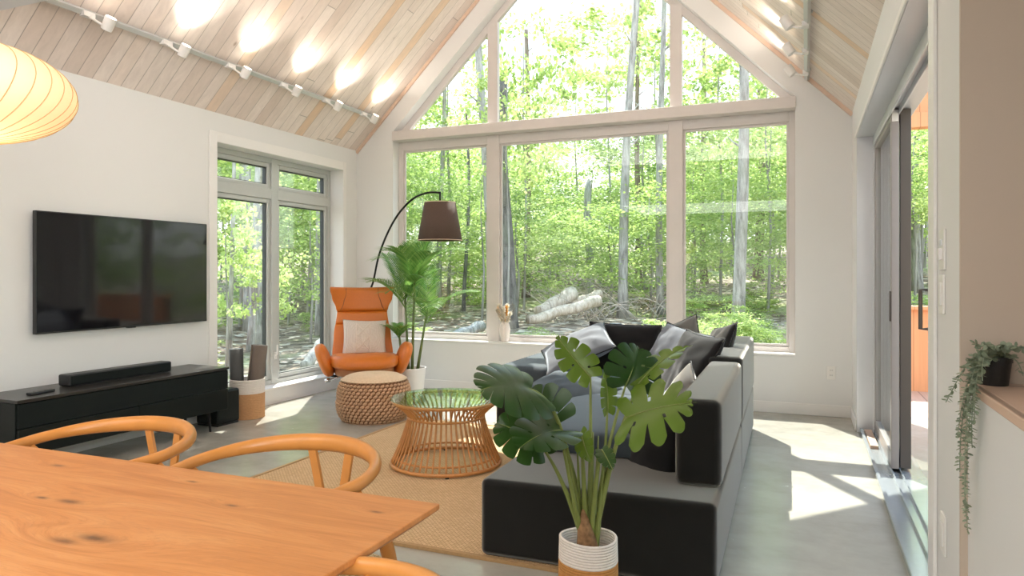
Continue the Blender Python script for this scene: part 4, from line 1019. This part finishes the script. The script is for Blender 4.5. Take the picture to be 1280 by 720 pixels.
def leaf(base, tip, nrm, wid, mat, droop=0.15, fold=0.10, lobes=6, gap=0.55, holes=True, cup=0.0, hold=None):
    base, tip = V(base), V(tip); L = (tip-base).length; d = (tip-base)/L
    n = V(nrm); n = (n-d*n.dot(d)).normalized(); sd = d.cross(n)
    m = MB()
    def mid(s): return base+d*L*s+n*(droop*L*(0.25-(s-0.5)**2)*1.0)
    def Wf(s): return wid/2*(math.sin(PI*min(1, (s*0.86+0.20)))**0.75)*(1.06-0.25*s)
    for sg in (-1, 1):
        for k in range(lobes):
            sa, sb = k/lobes, (k+1)/lobes
            NT, NQ = 5, 8; vs = []; fs = []
            for iq in range(NQ+1):
                q = iq/NQ
                for it in range(NT+1):
                    tt = it/NT
                    g = gap*max(0, (q-0.40)/0.60)**0.7 if q > 0.40 else 0
                    g0 = g*(1 if k > 0 else 0.0); t2 = tt
                    if k > 0: t2 = max(t2, 0)  # slit on both sides
                    t2 = 0.5+(tt-0.5)*(1-0.36*g)
                    if q == 1.0: t2 = 0.5+(t2-0.5)*(0.90-0.75*max(0, gap-0.5))
                    s = sa+(sb-sa)*t2
                    ang = math.radians(128-108*s)
                    qq = q*(1.0-0.05*(2*tt-1)**2*q)
                    out = d*math.cos(ang)+sd*sg*math.sin(ang)
                    if k == lobes-1 and tt == 1: out = d
                    wv = Wf(s)*(1.12 if k in (1, 2, 3) else 1.0)
                    p = mid(s*0.92+0.0)+out*wv*qq+n*(fold*wv*qq-(cup+0.5*fold)*wv*qq*qq*1.4+0.012*L*math.sin(PI*tt)*q)
                    vs.append(p)
            for iq in range(NQ):
                for it in range(NT):
                    if holes and iq == 2 and it in (0,) and 1 <= k <= 3 and (k+(sg > 0)) % 2 == 0: continue
                    a = iq*(NT+1)+it; fs.append((a, a+1, a+NT+2, a+NT+1))
            m.add(vs, fs)
    # tip filler
    return m
def mleaf(base, tip, nrm, wid, mat, stem_from, ctrl=None, **kw):
    o = leaf(base, tip, nrm, wid, mat, **kw).build('leaf', mat, r, off=off, smooth=True, weld=True)
    d = (V(tip)-V(base)).normalized()
    mr = MB().tube([V(base)+d*(V(tip)-V(base)).length*q+V(nrm).normalized()*(kw.get('droop', 0.15)*(V(tip)-V(base)).length*(0.25-(q-0.5)**2)+0.0012) for q in [i/10*0.93 for i in range(11)]], [0.0030*(1-0.08*i) for i in range(11)], 6)
    mr.build('midrib', M['petiole'], o, off=off, smooth=True)
    c1 = V(ctrl) if ctrl else V(stem_from).lerp(V(base), 0.6)+V((0, 0, 0.06))
    MB().tube(bez([stem_from, V(stem_from).lerp(c1, 0.7), c1, base], 16), [0.0105*(1-0.66*i/16)+0.0005 for i in range(17)], 8).build('petiole', M['petiole'], r, off=off, smooth=True)
sb = lambda dx, dy, z=0.30: (mb_[0]+dx, mb_[1]+dy, z)
ML, MG = M['monstera_lt'], M['monstera']
mleaf((-0.862, 2.262, 0.856), (-0.996, 2.077, 0.860), (0.0, -0.70, 0.72), 0.285, MG, sb(-0.016, 0.0), (-0.778, 2.318, 0.817), droop=0.55, lobes=7, gap=0.22, holes=False, cup=0.15)
mleaf((-0.829, 2.416, 0.706), (-0.971, 2.433, 0.761), (-0.25, -0.85, 0.40), 0.25, MG, sb(-0.010, 0.02), (-0.772, 2.407, 0.633), droop=0.3, gap=0.3)
mleaf((-0.845, 2.312, 0.658), (-1.025, 2.281, 0.728), (0.1, -0.70, 0.75), 0.20, MG, sb(-0.02, 0.01), (-0.781, 2.328, 0.567), droop=0.5, gap=0.3, holes=False)
mleaf((-0.771, 2.299, 0.717), (-0.872, 2.128, 0.666), (-0.1, -0.66, 0.75), 0.22, MG, sb(-0.018, -0.008), (-0.741, 2.312, 0.548), droop=0.45, gap=0.35)
mleaf((-0.715, 2.474, 0.879), (-0.856, 2.459, 1.046), (0.45, -0.78, 0.30), 0.13, ML, sb(0.0, 0.0), (-0.707, 2.456, 0.628), droop=-0.25, gap=0.45, fold=0.35)
mleaf((-0.664, 2.517, 0.748), (-0.685, 2.529, 0.929), (0.85, -0.45, 0.2), 0.085, ML, sb(0.006, 0.008), (-0.664, 2.484, 0.539), droop=0.2, gap=0.35, fold=0.5, holes=False)
mleaf((-0.612, 2.581, 0.838), (-0.576, 2.661, 0.985), (0.35, -0.80, -0.25), 0.21, MG, sb(0.014, 0.012), (-0.662, 2.496, 0.623), droop=0.35, gap=0.35, fold=0.4)
mleaf((-0.567, 2.578, 0.841), (-0.381, 2.785, 0.981), (-0.35, -0.55, 0.72), 0.13, ML, sb(0.016, 0.010), (-0.643, 2.504, 0.623), droop=0.35, gap=0.55, fold=0.2)
mleaf((-0.569, 2.426, 0.752), (-0.316, 2.422, 0.823), (-0.05, -0.62, 0.80), 0.29, ML, sb(0.02, -0.004), (-0.610, 2.431, 0.676), droop=0.25, gap=1.0, cup=0.1)
mleaf((-0.648, 2.382, 0.644), (-0.590, 2.331, 0.581), (0.2, -0.70, 0.6), 0.06, MG, sb(0.012, -0.012), (-0.661, 2.388, 0.620), droop=0.3, gap=0.2, holes=False)
mleaf((-0.723, 2.384, 0.698), (-0.660, 2.324, 0.595), (-0.3, -0.80, 0.5), 0.07, ML, sb(-0.004, -0.012), (-0.715, 2.377, 0.645), droop=0.3, gap=0.2, holes=False, fold=0.35)
for (dx, dy, px, py, t) in ((0.004, -0.01, 722, 530, 2.5), (0.01, 0.01, 752, 548, 2.52), (-0.02, 0.012, 712, 540, 2.5), (0.03, 0.0, 772, 520, 2.5), (0.024, -0.01, 765, 555, 2.46)):
    e = (V((-0.381, 0.924, 1.250)) if False else None)
sheaths = [(sb(0.03, -0.004, 0.26), (-0.646, 2.427, 0.640), 0.013), (sb(-0.026, -0.002, 0.26), (-0.737, 2.389, 0.640), 0.013), (sb(0.006, 0.016, 0.26), (-0.698, 2.448, 0.687), 0.015), (sb(0.016, 0.006, 0.26), (-0.675, 2.437, 0.677), 0.012)]
for (a, b_, rr) in sheaths:
    MB().tube(bez([a, V(a).lerp(V(b_), 0.5)+V((0, 0, 0.01)), b_], 12), [rr*(1-0.72*(i/12)**1.5) for i in range(13)], 8, flat=0.7).build('sheath', M['petiole'], r, off=off, smooth=True)

# ================================================================== TRAILING PLANT
tp_ = (0.443, 2.135, 0.968)
r = thing('trailing_plant', 'grey green trailing plant in a black pot on the wood ledge', 'potted plant', tp_); off = tp_
MB().lathe([(0.0, 0.0), (0.030, 0.0), (0.037, 0.058), (0.0395, 0.058), (0.0395, 0.072), (0.034, 0.072), (0.033, 0.06), (0.0, 0.06)], 36).build('pot', M['black_pot'], r)
MB().lathe([(0.0, 0.063), (0.0335, 0.062), (0.0335, 0.055)], 24).build('soil', M['soil'], r)
random.seed(11)
def euca(pts, ls=0.013, rows=None, wide=0.62):
    m = MB(); n = len(pts); m.tube(pts, 0.0011, 5)
    total = sum((V(pts[i+1])-V(pts[i])).length for i in range(n-1)); nl = rows or int(total/0.0085)
    for k in range(1, nl):
        s = k/nl*(n-1); i = min(n-2, int(s)); p = V(pts[i]).lerp(V(pts[i+1]), s-i); tg = (V(pts[i+1])-V(pts[i])).normalized()
        ax = V((random.gauss(0, 1), random.gauss(0, 1), random.gauss(0, 0.4))); sd = (ax-tg*ax.dot(tg)).normalized()
        for sg in (-1, 1):
            d = (sd*sg+tg*0.35+V((0, 0, random.uniform(-.25, .25)))).normalized(); L = ls*random.uniform(0.75, 1.25)*(1-0.35*k/nl)
            wv = d.cross(V((random.gauss(0, .5), random.gauss(0, .5), 1))).normalized()*L*wide/2; nn = d.cross(wv).normalized()*L*0.08
            m.add([p, p+d*L*0.3+wv, p+d*L*0.75+wv*0.85, p+d*L, p+d*L*0.75-wv*0.85, p+d*L*0.3-wv, p+d*L*0.5+nn], [(0, 1, 6), (1, 2, 6), (2, 3, 6), (3, 4, 6), (4, 5, 6), (5, 0, 6)])
    return m
c0 = V(tp_)+V((0, 0, 0.066))
trails = [
 [c0, (0.385, 2.019, 1.076), (0.360, 2.008, 1.003), (0.354, 2.017, 0.865), (0.357, 2.040, 0.723), (0.374, 2.068, 0.602)],
 [c0, (0.394, 2.033, 1.079), (0.375, 2.036, 1.000), (0.368, 2.044, 0.880), (0.368, 2.066, 0.737), (0.368, 2.077, 0.654)],
 [c0, (0.391, 2.000, 1.070), (0.365, 1.967, 1.018), (0.362, 1.977, 0.912), (0.368, 1.990, 0.834)],
 [c0, (0.379, 2.005, 1.085), (0.352, 1.984, 1.034), (0.330, 1.964, 0.988), (0.306, 1.943, 0.946)],
 [c0, (0.389, 2.042, 1.058), (0.359, 2.040, 0.979), (0.351, 2.048, 0.858), (0.355, 2.061, 0.757)],
 [c0, (0.385, 1.986, 1.075), (0.360, 1.976, 1.026), (0.354, 1.984, 0.948), (0.360, 2.008, 0.852)],
 [c0, (0.390, 1.977, 1.069), (0.368, 1.947, 1.049), (0.365, 1.956, 0.972), (0.371, 1.981, 0.893)],
 [c0, (0.381, 2.017, 1.068), (0.362, 2.020, 1.001), (0.349, 2.026, 0.922), (0.346, 2.035, 0.845)],
]
for t in trails:
    q = bez(t, 26); euca(q, 0.0175).build('trailing_stem', M['euca'], r, off=off)
ups = [[c0, (0.407, 2.050, 1.074), (0.369, 1.991, 1.086)], [c0, (0.424, 2.067, 1.077), (0.388, 1.955, 1.082)], [c0, (0.442, 2.075, 1.081), (0.456, 2.048, 1.072)], [c0, (0.461, 2.115, 1.074), (0.485, 2.082, 1.039), (0.486, 2.061, 1.003)],
       [c0, (0.472, 2.120, 1.084), (0.509, 2.113, 1.060)], [c0, (0.447, 2.131, 1.082), (0.419, 2.011, 1.070)], [c0, (0.402, 2.026, 1.084), (0.378, 1.951, 1.049), (0.377, 1.929, 1.003)], [c0, (0.488, 2.191, 1.068), (0.547, 2.237, 1.035)]]
for t in ups: euca(bez(t, 10), 0.019, 11, 0.95).build('stem', M['euca'], r, off=off)

# ================================================================== OUTSIDE
def gh(x, y):
    d = max(0.0, max(y-8.0, (-6.5-x)*0.9))
    d2 = min(d, 45)
    h = -0.12+0.055*d2+0.0006*d2*d2
    if d > 0.3: h += 0.16*noise.noise(V((x*0.28, y*0.28, 0)))*min(1, d/4)+0.05*noise.noise(V((x*1.1, y*1.1, 3)))
    return h
g = MB()
def gfn(u, v):
    x = -60+100*u; y = -14+95*v; return (x, y, gh(x, y)-(0.3 if (-4.9 < x < 3.3 and -4 < y < 6.95) else 0))
g.grid(gfn, 201, 191); struct(g.build('ground', M['litter'], smooth=True))
struct(MB().box(XR+0.27, 4.2, 2.42, 9.0, -0.12, -0.02).build('floor_deck', M['deck']))
fn = thing('deck_wall', 'cedar board half wall with a cap along the deck outside', 'fence', (2.2, 8.8, -0.02)); off = fn.location
MB().box(0.55, 4.1, 8.76, 8.84, -0.02, 0.86).build('boards', M['cedar'], fn, off=off)
MB().box(0.50, 4.15, 8.70, 8.90, 0.86, 0.90).build('cap', M['cedar'], fn, off=off, bevel=0.005)
MB().box(0.55, 0.64, 8.74, 8.86, -0.02, 0.86).build('post', M['cedar'], fn, off=off)
pr_ = thing('porch_beam', 'cedar porch beam and soffit boards outside the sliding door', 'porch roof', (2.4, 8.8, 2.6)); off = pr_.location
MB().box(0.8, 4.2, 8.72, 8.88, 2.82, 2.98).build('beam', M['cedar'], pr_, off=off, bevel=0.005)
MB().box(0.8, 4.2, 8.77, 8.83, 2.98, 4.3).build('gable_boards', M['cedar'], pr_, off=off)
MB().box(4.05, 4.2, 8.73, 8.87, -0.02, 2.82).build('post', M['cedar'], pr_, off=off)
MB().box(0.7, 4.3, 8.2, 9.2, 4.3, 4.38).build('roof', M['cedar_y'], pr_, off=off)

# ---- trunks
def trunk(label, xy, r0, h, lean=(0, 0), mat='bark_grey', group=None, name='bare_tree', snag=False, r1=None, fork=None, leaves=None):
    x, y = xy; z = gh(x, y)-0.1; random.seed(int(abs(x*100)+abs(y*37)))
    rt = thing(name, label, 'tree', (x, y, z), 0, group)
    n = 12; pts = []; rs = []
    for i in range(n+1):
        q = i/n; pts.append((lean[0]*h*q+0.06*math.sin(q*5+x), lean[1]*h*q+0.05*math.cos(q*4+y), h*q))
        rs.append((r0*(1-0.5*q) if r1 is None else r0+(r1-r0)*q)*(1.35 if i == 0 else 1.0)*random.uniform(0.95, 1.05))
    if snag: rs[-1] *= 0.5
    MB().tube(pts, rs, 14).build('trunk', M[mat], rt, smooth=True)
    if not snag:
        for k in range(5):
            i = random.randint(5, n-1); p = V(pts[i]); az = random.uniform(0, 2*PI); L = random.uniform(0.3, 0.8)
            MB().tube(bez([p, p+V((math.cos(az)*L*0.5, math.sin(az)*L*0.5, L*0.2)), p+V((math.cos(az)*L, math.sin(az)*L, L*0.75))], 6), [rs[i]*0.3*(1-0.12*j) for j in range(7)], 6).build('branch', M[mat], rt, smooth=True)
    return rt
G1 = 'bare trunks in the woods beyond the windows'
trunk('stout dark trunk just right of the left mullion of the far window', (-5.270, 12.429), 0.17, 5, (-0.015, 0.02), 'bark_dark', G1, snag=True, r1=0.13)
trunk('slim brown trunk behind the vase in the middle pane', (-7.587, 19.585), 0.11, 8, (0.0, 0), 'bark_brown', G1)
trunk('broken pale snag standing in the middle of the woods view', (-5.646, 19.303), 0.12, 3.35, (0.02, 0), 'bark_grey', G1, snag=True, r1=0.10)
trunk('tall grey trunk leaning right behind the sofa pillows', (-3.700, 15.239), 0.11, 9, (0.045, 0), 'bark_grey', G1)
trunk('slender brown trunk beside the tall leaning grey trunk', (-4.817, 21.808), 0.10, 9, (0.01, 0), 'bark_brown', G1)
trunk('straight grey trunk against the right mullion of the far window', (-2.988, 16.073), 0.085, 9, (0.0, 0), 'bark_grey', G1)
trunk('tall pale grey trunk in the right pane of the far window', (-1.049, 13.087), 0.115, 8, (0.0, 0), 'bark_grey', G1)
trunk('thin brown trunk left of the pale trunk in the right pane', (-3.005, 23.636), 0.11, 8, (-0.01, 0), 'bark_brown', G1)
trunk('brown trunk deep in shade at the right edge of the far window', (-1.416, 25.373), 0.16, 7, (0.0, 0), 'bark_brown', G1)
trunk('thin grey trunk behind the arc lamp shade', (-8.503, 15.963), 0.075, 8, (0.0, 0), 'bark_grey', G1)
trunk('leaning pale trunk in the left gable pane of the far window', (-5.741, 12.775), 0.10, 9, (-0.035, 0.0), 'bark_grey', G1)
trunk('thick pale trunk nearest the left window', (-8.627, 9.639), 0.135, 7, (0.0, 0), 'bark_grey', G1)
trunk('grey trunk just behind the thick pale trunk by the left window', (-10.525, 11.344), 0.12, 8, (0.0, 0), 'bark_grey', G1)
trunk('thin blue grey sapling trunk at the left edge of the left window', (-7.435, 7.751), 0.035, 5, (0.0, 0), 'bark_grey', G1)
trunk('thin pale trunk in the right pane of the left window', (-8.853, 11.493), 0.05, 7, (0.0, 0), 'bark_grey', G1)
trunk('dark thin trunk seen in the left pane low behind the palm', (-7.484, 15.302), 0.05, 5, (0.0, 0), 'bark_dark', G1)
trunk('slim pale trunk right of the door post outside the sliding door', (2.892, 22.822), 0.14, 9, (0.0, 0), 'bark_grey', G1)

# ---- leafy saplings and shrubs
def crown(seed, n, leafs, sprays=46, flat=0.55):
    random.seed(seed); m = MB(); vs = []; fs = []
    cs = []
    for k in range(sprays):
        while True:
            p = V((random.uniform(-1, 1), random.uniform(-1, 1), random.uniform(-1, 1)))
            if 0.25 < p.length < 1: break
        cs.append((p, random.uniform(0.16, 0.34), V((random.gauss(0, .3), random.gauss(0, .3), 1)).normalized()))
    for i in range(n):
        c_, rad, nn = random.choice(cs)
        o_ = V((random.gauss(0, 1), random.gauss(0, 1), random.gauss(0, 1)))*rad*0.62; o_ -= nn*o_.dot(nn)*(1-flat*0.5)
        p = c_+o_
        nr = (nn*1.0+V((random.gauss(0, .55), random.gauss(0, .55), random.gauss(0, .55)))).normalized()
        a = V((random.gauss(0, 1), random.gauss(0, 1), random.gauss(0, 1))); a = (a-nr*a.dot(nr)).normalized(); b_ = nr.cross(a)
        L = leafs*random.uniform(0.6, 1.25)
        k = len(vs); vs += [p-a*L*0.5, p+b_*L*0.36, p+a*L*0.55-nr*L*0.1, p-b_*L*0.36]; fs.append((k, k+1, k+2, k+3))
    m.v = [tuple(q) for q in vs]; m.f = fs; return m
CROWN = []
for i, (mat, ls, n, sp) in enumerate((('leaf_a', 0.055, 4200, 46), ('leaf_c', 0.052, 4200, 50), ('leaf_b', 0.050, 4600, 60), ('leaf_a', 0.075, 2600, 34), ('leaf_c', 0.085, 1800, 26), ('leaf_b', 0.06, 3000, 40))):
    o = crown(40+i, n, ls, sp).build('foliage', M[mat]); CROWN.append(o.data); bpy.data.objects.remove(o)
st = MB(); st.tube([(0, 0, 0), (0.02, 0.01, 0.35), (-0.02, 0.02, 0.7), (0.0, 0.0, 1.0)], [0.014, 0.011, 0.008, 0.003], 6)
so_ = st.build('stem', M['bark_grey'], smooth=True); STEM = so_.data; bpy.data.objects.remove(so_)
def leafy(name, label, cat, group, x, y, z0, rx, rz, ci, stem=True, rot=0.0):
    z = gh(x, y)-0.05
    rt = thing(name, label, cat, (x, y, z), 0, group)
    f = bpy.data.objects.new('foliage', CROWN[ci]); COL.objects.link(f); f.parent = rt; f.location = (0, 0, z0); f.scale = (rx, rx, rz); f.rotation_euler = (0, 0, rot)
    if stem:
        s = bpy.data.objects.new('stem', STEM); COL.objects.link(s); s.parent = rt; s.scale = (rx*1.6, rx*1.6, z0+rz*0.7)
    return rt
random.seed(21)
GS = 'leafy saplings in the woods'
LB = ['bright leafy sapling in the dense green wall of the woods', 'dark leafy tree at the back of the woods']
cnt = 0
for ring_t, num, zlo, zhi in ((16, 12, 1.9, 3.0), (20, 15, 1.8, 4.0), (25, 17, 2.0, 5.0), (31, 17, 2.4, 7.0), (38, 19, 3.0, 9.0)):
    for k in range(num):
        ang = math.radians(-47+57*(k+random.uniform(0.15, 0.85))/num); t = ring_t*random.uniform(0.92, 1.1)
        x, y = t*math.sin(ang), t*math.cos(ang)
        # a brighter clearing up in the middle
        px = 640+890*math.tan(ang+math.radians(22.4))
        mid = max(0, 1-abs(px-715)/130.0)
        z0 = random.uniform(zlo, zhi)*(1-0.62*mid); rx = random.uniform(1.7, 2.5)*ring_t/22; rz = random.uniform(1.4, 2.2)*ring_t/22*(1-0.3*mid)
        leafy('leafy_sapling' if ring_t < 30 else 'forest_tree', LB[0] if ring_t < 30 else LB[1], 'tree', GS if ring_t < 30 else 'trees at the back of the woods', x, y, z0, rx, rz, random.choice((0, 1, 2, 0, 1)), True, random.uniform(0, 6))
# taller crowns at the sides
for (px, t, zc, rx, rz, ci, lb) in ((634, 12.7, 3.7, 0.95, 1.3, 4, 'pale leafy branches in front of the stout dark trunk'), (655, 17, 5.2, 1.5, 2.4, 3, 'leafy young tree filling the upper left of the middle gable pane'), (900, 18, 5.6, 2.0, 2.2, 3, 'leafy crown filling the right gable pane'), (560, 19, 5.0, 2.2, 2.2, 0, 'leafy crown filling the left gable pane'),
                            (820, 21, 6.5, 1.6, 2.6, 4, 'sparse leafy crown above the right mullion of the far window'), (760, 26, 8.5, 2.2, 1.6, 4, 'sparse treetop in the bright middle gable pane'), (960, 16, 4.2, 1.8, 2.0, 1, 'leafy crown at the right edge of the far window'),
                            (300, 15, 3.4, 2.0, 2.3, 3, 'leafy tree filling the left pane of the left window'), (385, 17, 3.6, 2.2, 2.4, 0, 'leafy tree filling the right pane of the left window'), (345, 24, 6, 3.2, 3.4, 2, 'tall leafy tree behind the trunks by the left window'),
                            (282, 9.5, 1.5, 0.75, 1.1, 4, 'sunlit maple sapling close outside the left window'), (318, 10.8, 1.35, 0.7, 0.8, 4, 'pale sapling leaves before the thick trunk by the left window'), (388, 13, 1.9, 1.1, 1.1, 0, 'green sapling low in the right pane of the left window'), (410, 22, 5.5, 3, 3, 1, 'tall leafy tree behind the corner of the left window'), (1150, 22, 4.5, 2.6, 3.2, 1, 'leafy tree beyond the deck wall'), (720, 30, 6.5, 2.5, 2.2, 4, 'sparse pale treetop in the middle of the woods')):
    x, y = (px-640)/890*0.9245-0.381, (px-640)/890*0.381+0.9245
    leafy('leafy_tree', lb, 'tree', 'leafy trees near the windows', x*t, y*t, zc, rx, rz, ci, True, px*0.1)
# woods to the right of the house, seen through the sliding door and in reflections
for k in range(10):
    x, y = random.uniform(7, 14), random.uniform(-1, 16)
    leafy('leafy_sapling', 'leafy tree in the woods beyond the deck', 'tree', 'trees beyond the deck', x, y, random.uniform(1.8, 3.6), random.uniform(1.8, 2.6), random.uniform(1.8, 2.8), random.choice((0, 1, 2)), True, random.uniform(0, 6))
# low undergrowth
UG = 'low green undergrowth on the forest floor'
for k in range(46):
    ang = math.radians(-47+55*random.random()); t = random.uniform(10.5, 19)
    px = 640+890*math.tan(ang+math.radians(22.4))
    if 655 < px < 800 and t < 17.5: continue
    x, y = t*math.sin(ang), t*math.cos(ang); s = random.uniform(0.25, 0.5)
    leafy('low_shrub', 'low green shrub growing on the forest floor', 'shrub', UG, x, y, s*0.7, s*1.2, s*0.8, random.choice((3, 4, 5)), False, random.uniform(0, 6))
for (px, t, s) in ((672, 11.2, 0.30), (645, 10.6, 0.28), (880, 10.8, 0.33), (915, 10.4, 0.38), (945, 10.9, 0.36), (968, 10.2, 0.34), (800, 10.6, 0.20), (530, 11.5, 0.3)):
    x, y = t*((px-640)/890*0.9245-0.381), t*((px-640)/890*0.381+0.9245)
    leafy('low_shrub', 'low green shrub growing on the forest floor', 'shrub', UG, x, y, s*0.7, s*1.3, s*0.8, random.choice((3, 4, 5)), False, px)

# logs, stump, brush
def log(label, a, b_, r_, mat='log', group='felled logs on the forest floor'):
    x, y = (a[0]+b_[0])/2, (a[1]+b_[1])/2; rt = thing('log', label, 'log', (x, y, gh(x, y)), 0, group); off = rt.location
    pa, pb = V((*a, gh(*a)+r_*0.7+ (a[2] if len(a) > 2 else 0))) if len(a) == 2 else V((a[0], a[1], gh(a[0], a[1])+a[2])), V((b_[0], b_[1], gh(b_[0], b_[1])+(b_[2] if len(b_) > 2 else r_*0.7)))
    pts = [pa.lerp(pb, i/8)+V((0, 0, 0.02*math.sin(i*1.7))) for i in range(9)]
    MB().tube(pts, [r_*(1-0.03*i)*(1+0.06*math.sin(i*2.3)) for i in range(9)], 14).build('bark', M[mat], rt, off=off, smooth=True)
    d = (pa-pb).normalized(); MB().tube([pa, pa+d*0.006], r_*0.93, 14).build('cut_end', M['rake'], rt, off=off)
log('thick pale log on top of the log pile behind the sofa', (-4.621, 14.643)+(0.55,), (-5.077, 13.698)+(0.25,), 0.16)
log('long pale log lying across the front of the log pile', (-3.925, 14.173)+(0.42,), (-4.899, 12.690)+(0.12,), 0.12)
log('slim pale log at the back of the log pile', (-4.161, 15.157)+(0.5,), (-4.654, 14.521)+(0.35,), 0.10)
log('grey mossy log on the ground behind the palm', (-5.298, 11.444)+(0.15,), (-5.538, 10.480)+(0.10,), 0.10, 'bark_grey')
log('birch log on the ground outside the left window', (-6.512, 8.564)+(0.30,), (-6.511, 8.132)+(0.05,), 0.10, 'bark_grey')
sx_, sy_ = (-2.865, 11.365)
rt = thing('tree_stump', 'small dark tree stump seen above the sofa pillows', 'stump', (sx_, sy_, gh(sx_, sy_)-0.02))
MB().lathe([(0.16, 0), (0.12, 0.08), (0.105, 0.36), (0.10, 0.37), (0.0, 0.36)], 18).build('bark', M['bark_dark'], rt, smooth=True)
MB().lathe([(0.0, 0.368), (0.095, 0.368), (0.095, 0.362)], 18).build('cut_top', M['bark_grey'], rt)
random.seed(8)
br = MB()
for k in range(120):
    px = random.uniform(690, 840); t = random.uniform(14.5, 17.5)
    x, y = t*((px-640)/890*0.9245-0.381), t*((px-640)/890*0.381+0.9245); z = gh(x, y)
    az = random.uniform(0, 2*PI); L = random.uniform(0.5, 1.5)
    br.tube(bez([(x, y, z+0.02), (x+math.cos(az)*L*0.4, y+math.sin(az)*L*0.4, z+random.uniform(0.2, 0.7)), (x+math.cos(az)*L, y+math.sin(az)*L, z+random.uniform(0.0, 0.9))], 6), [0.012, 0.011, 0.01, 0.008, 0.006, 0.004, 0.002], 5)
tag(br.build('brush_pile', M['twig'], smooth=True), 'tangled pile of pale branches around the logs', 'brush', None, 'stuff')
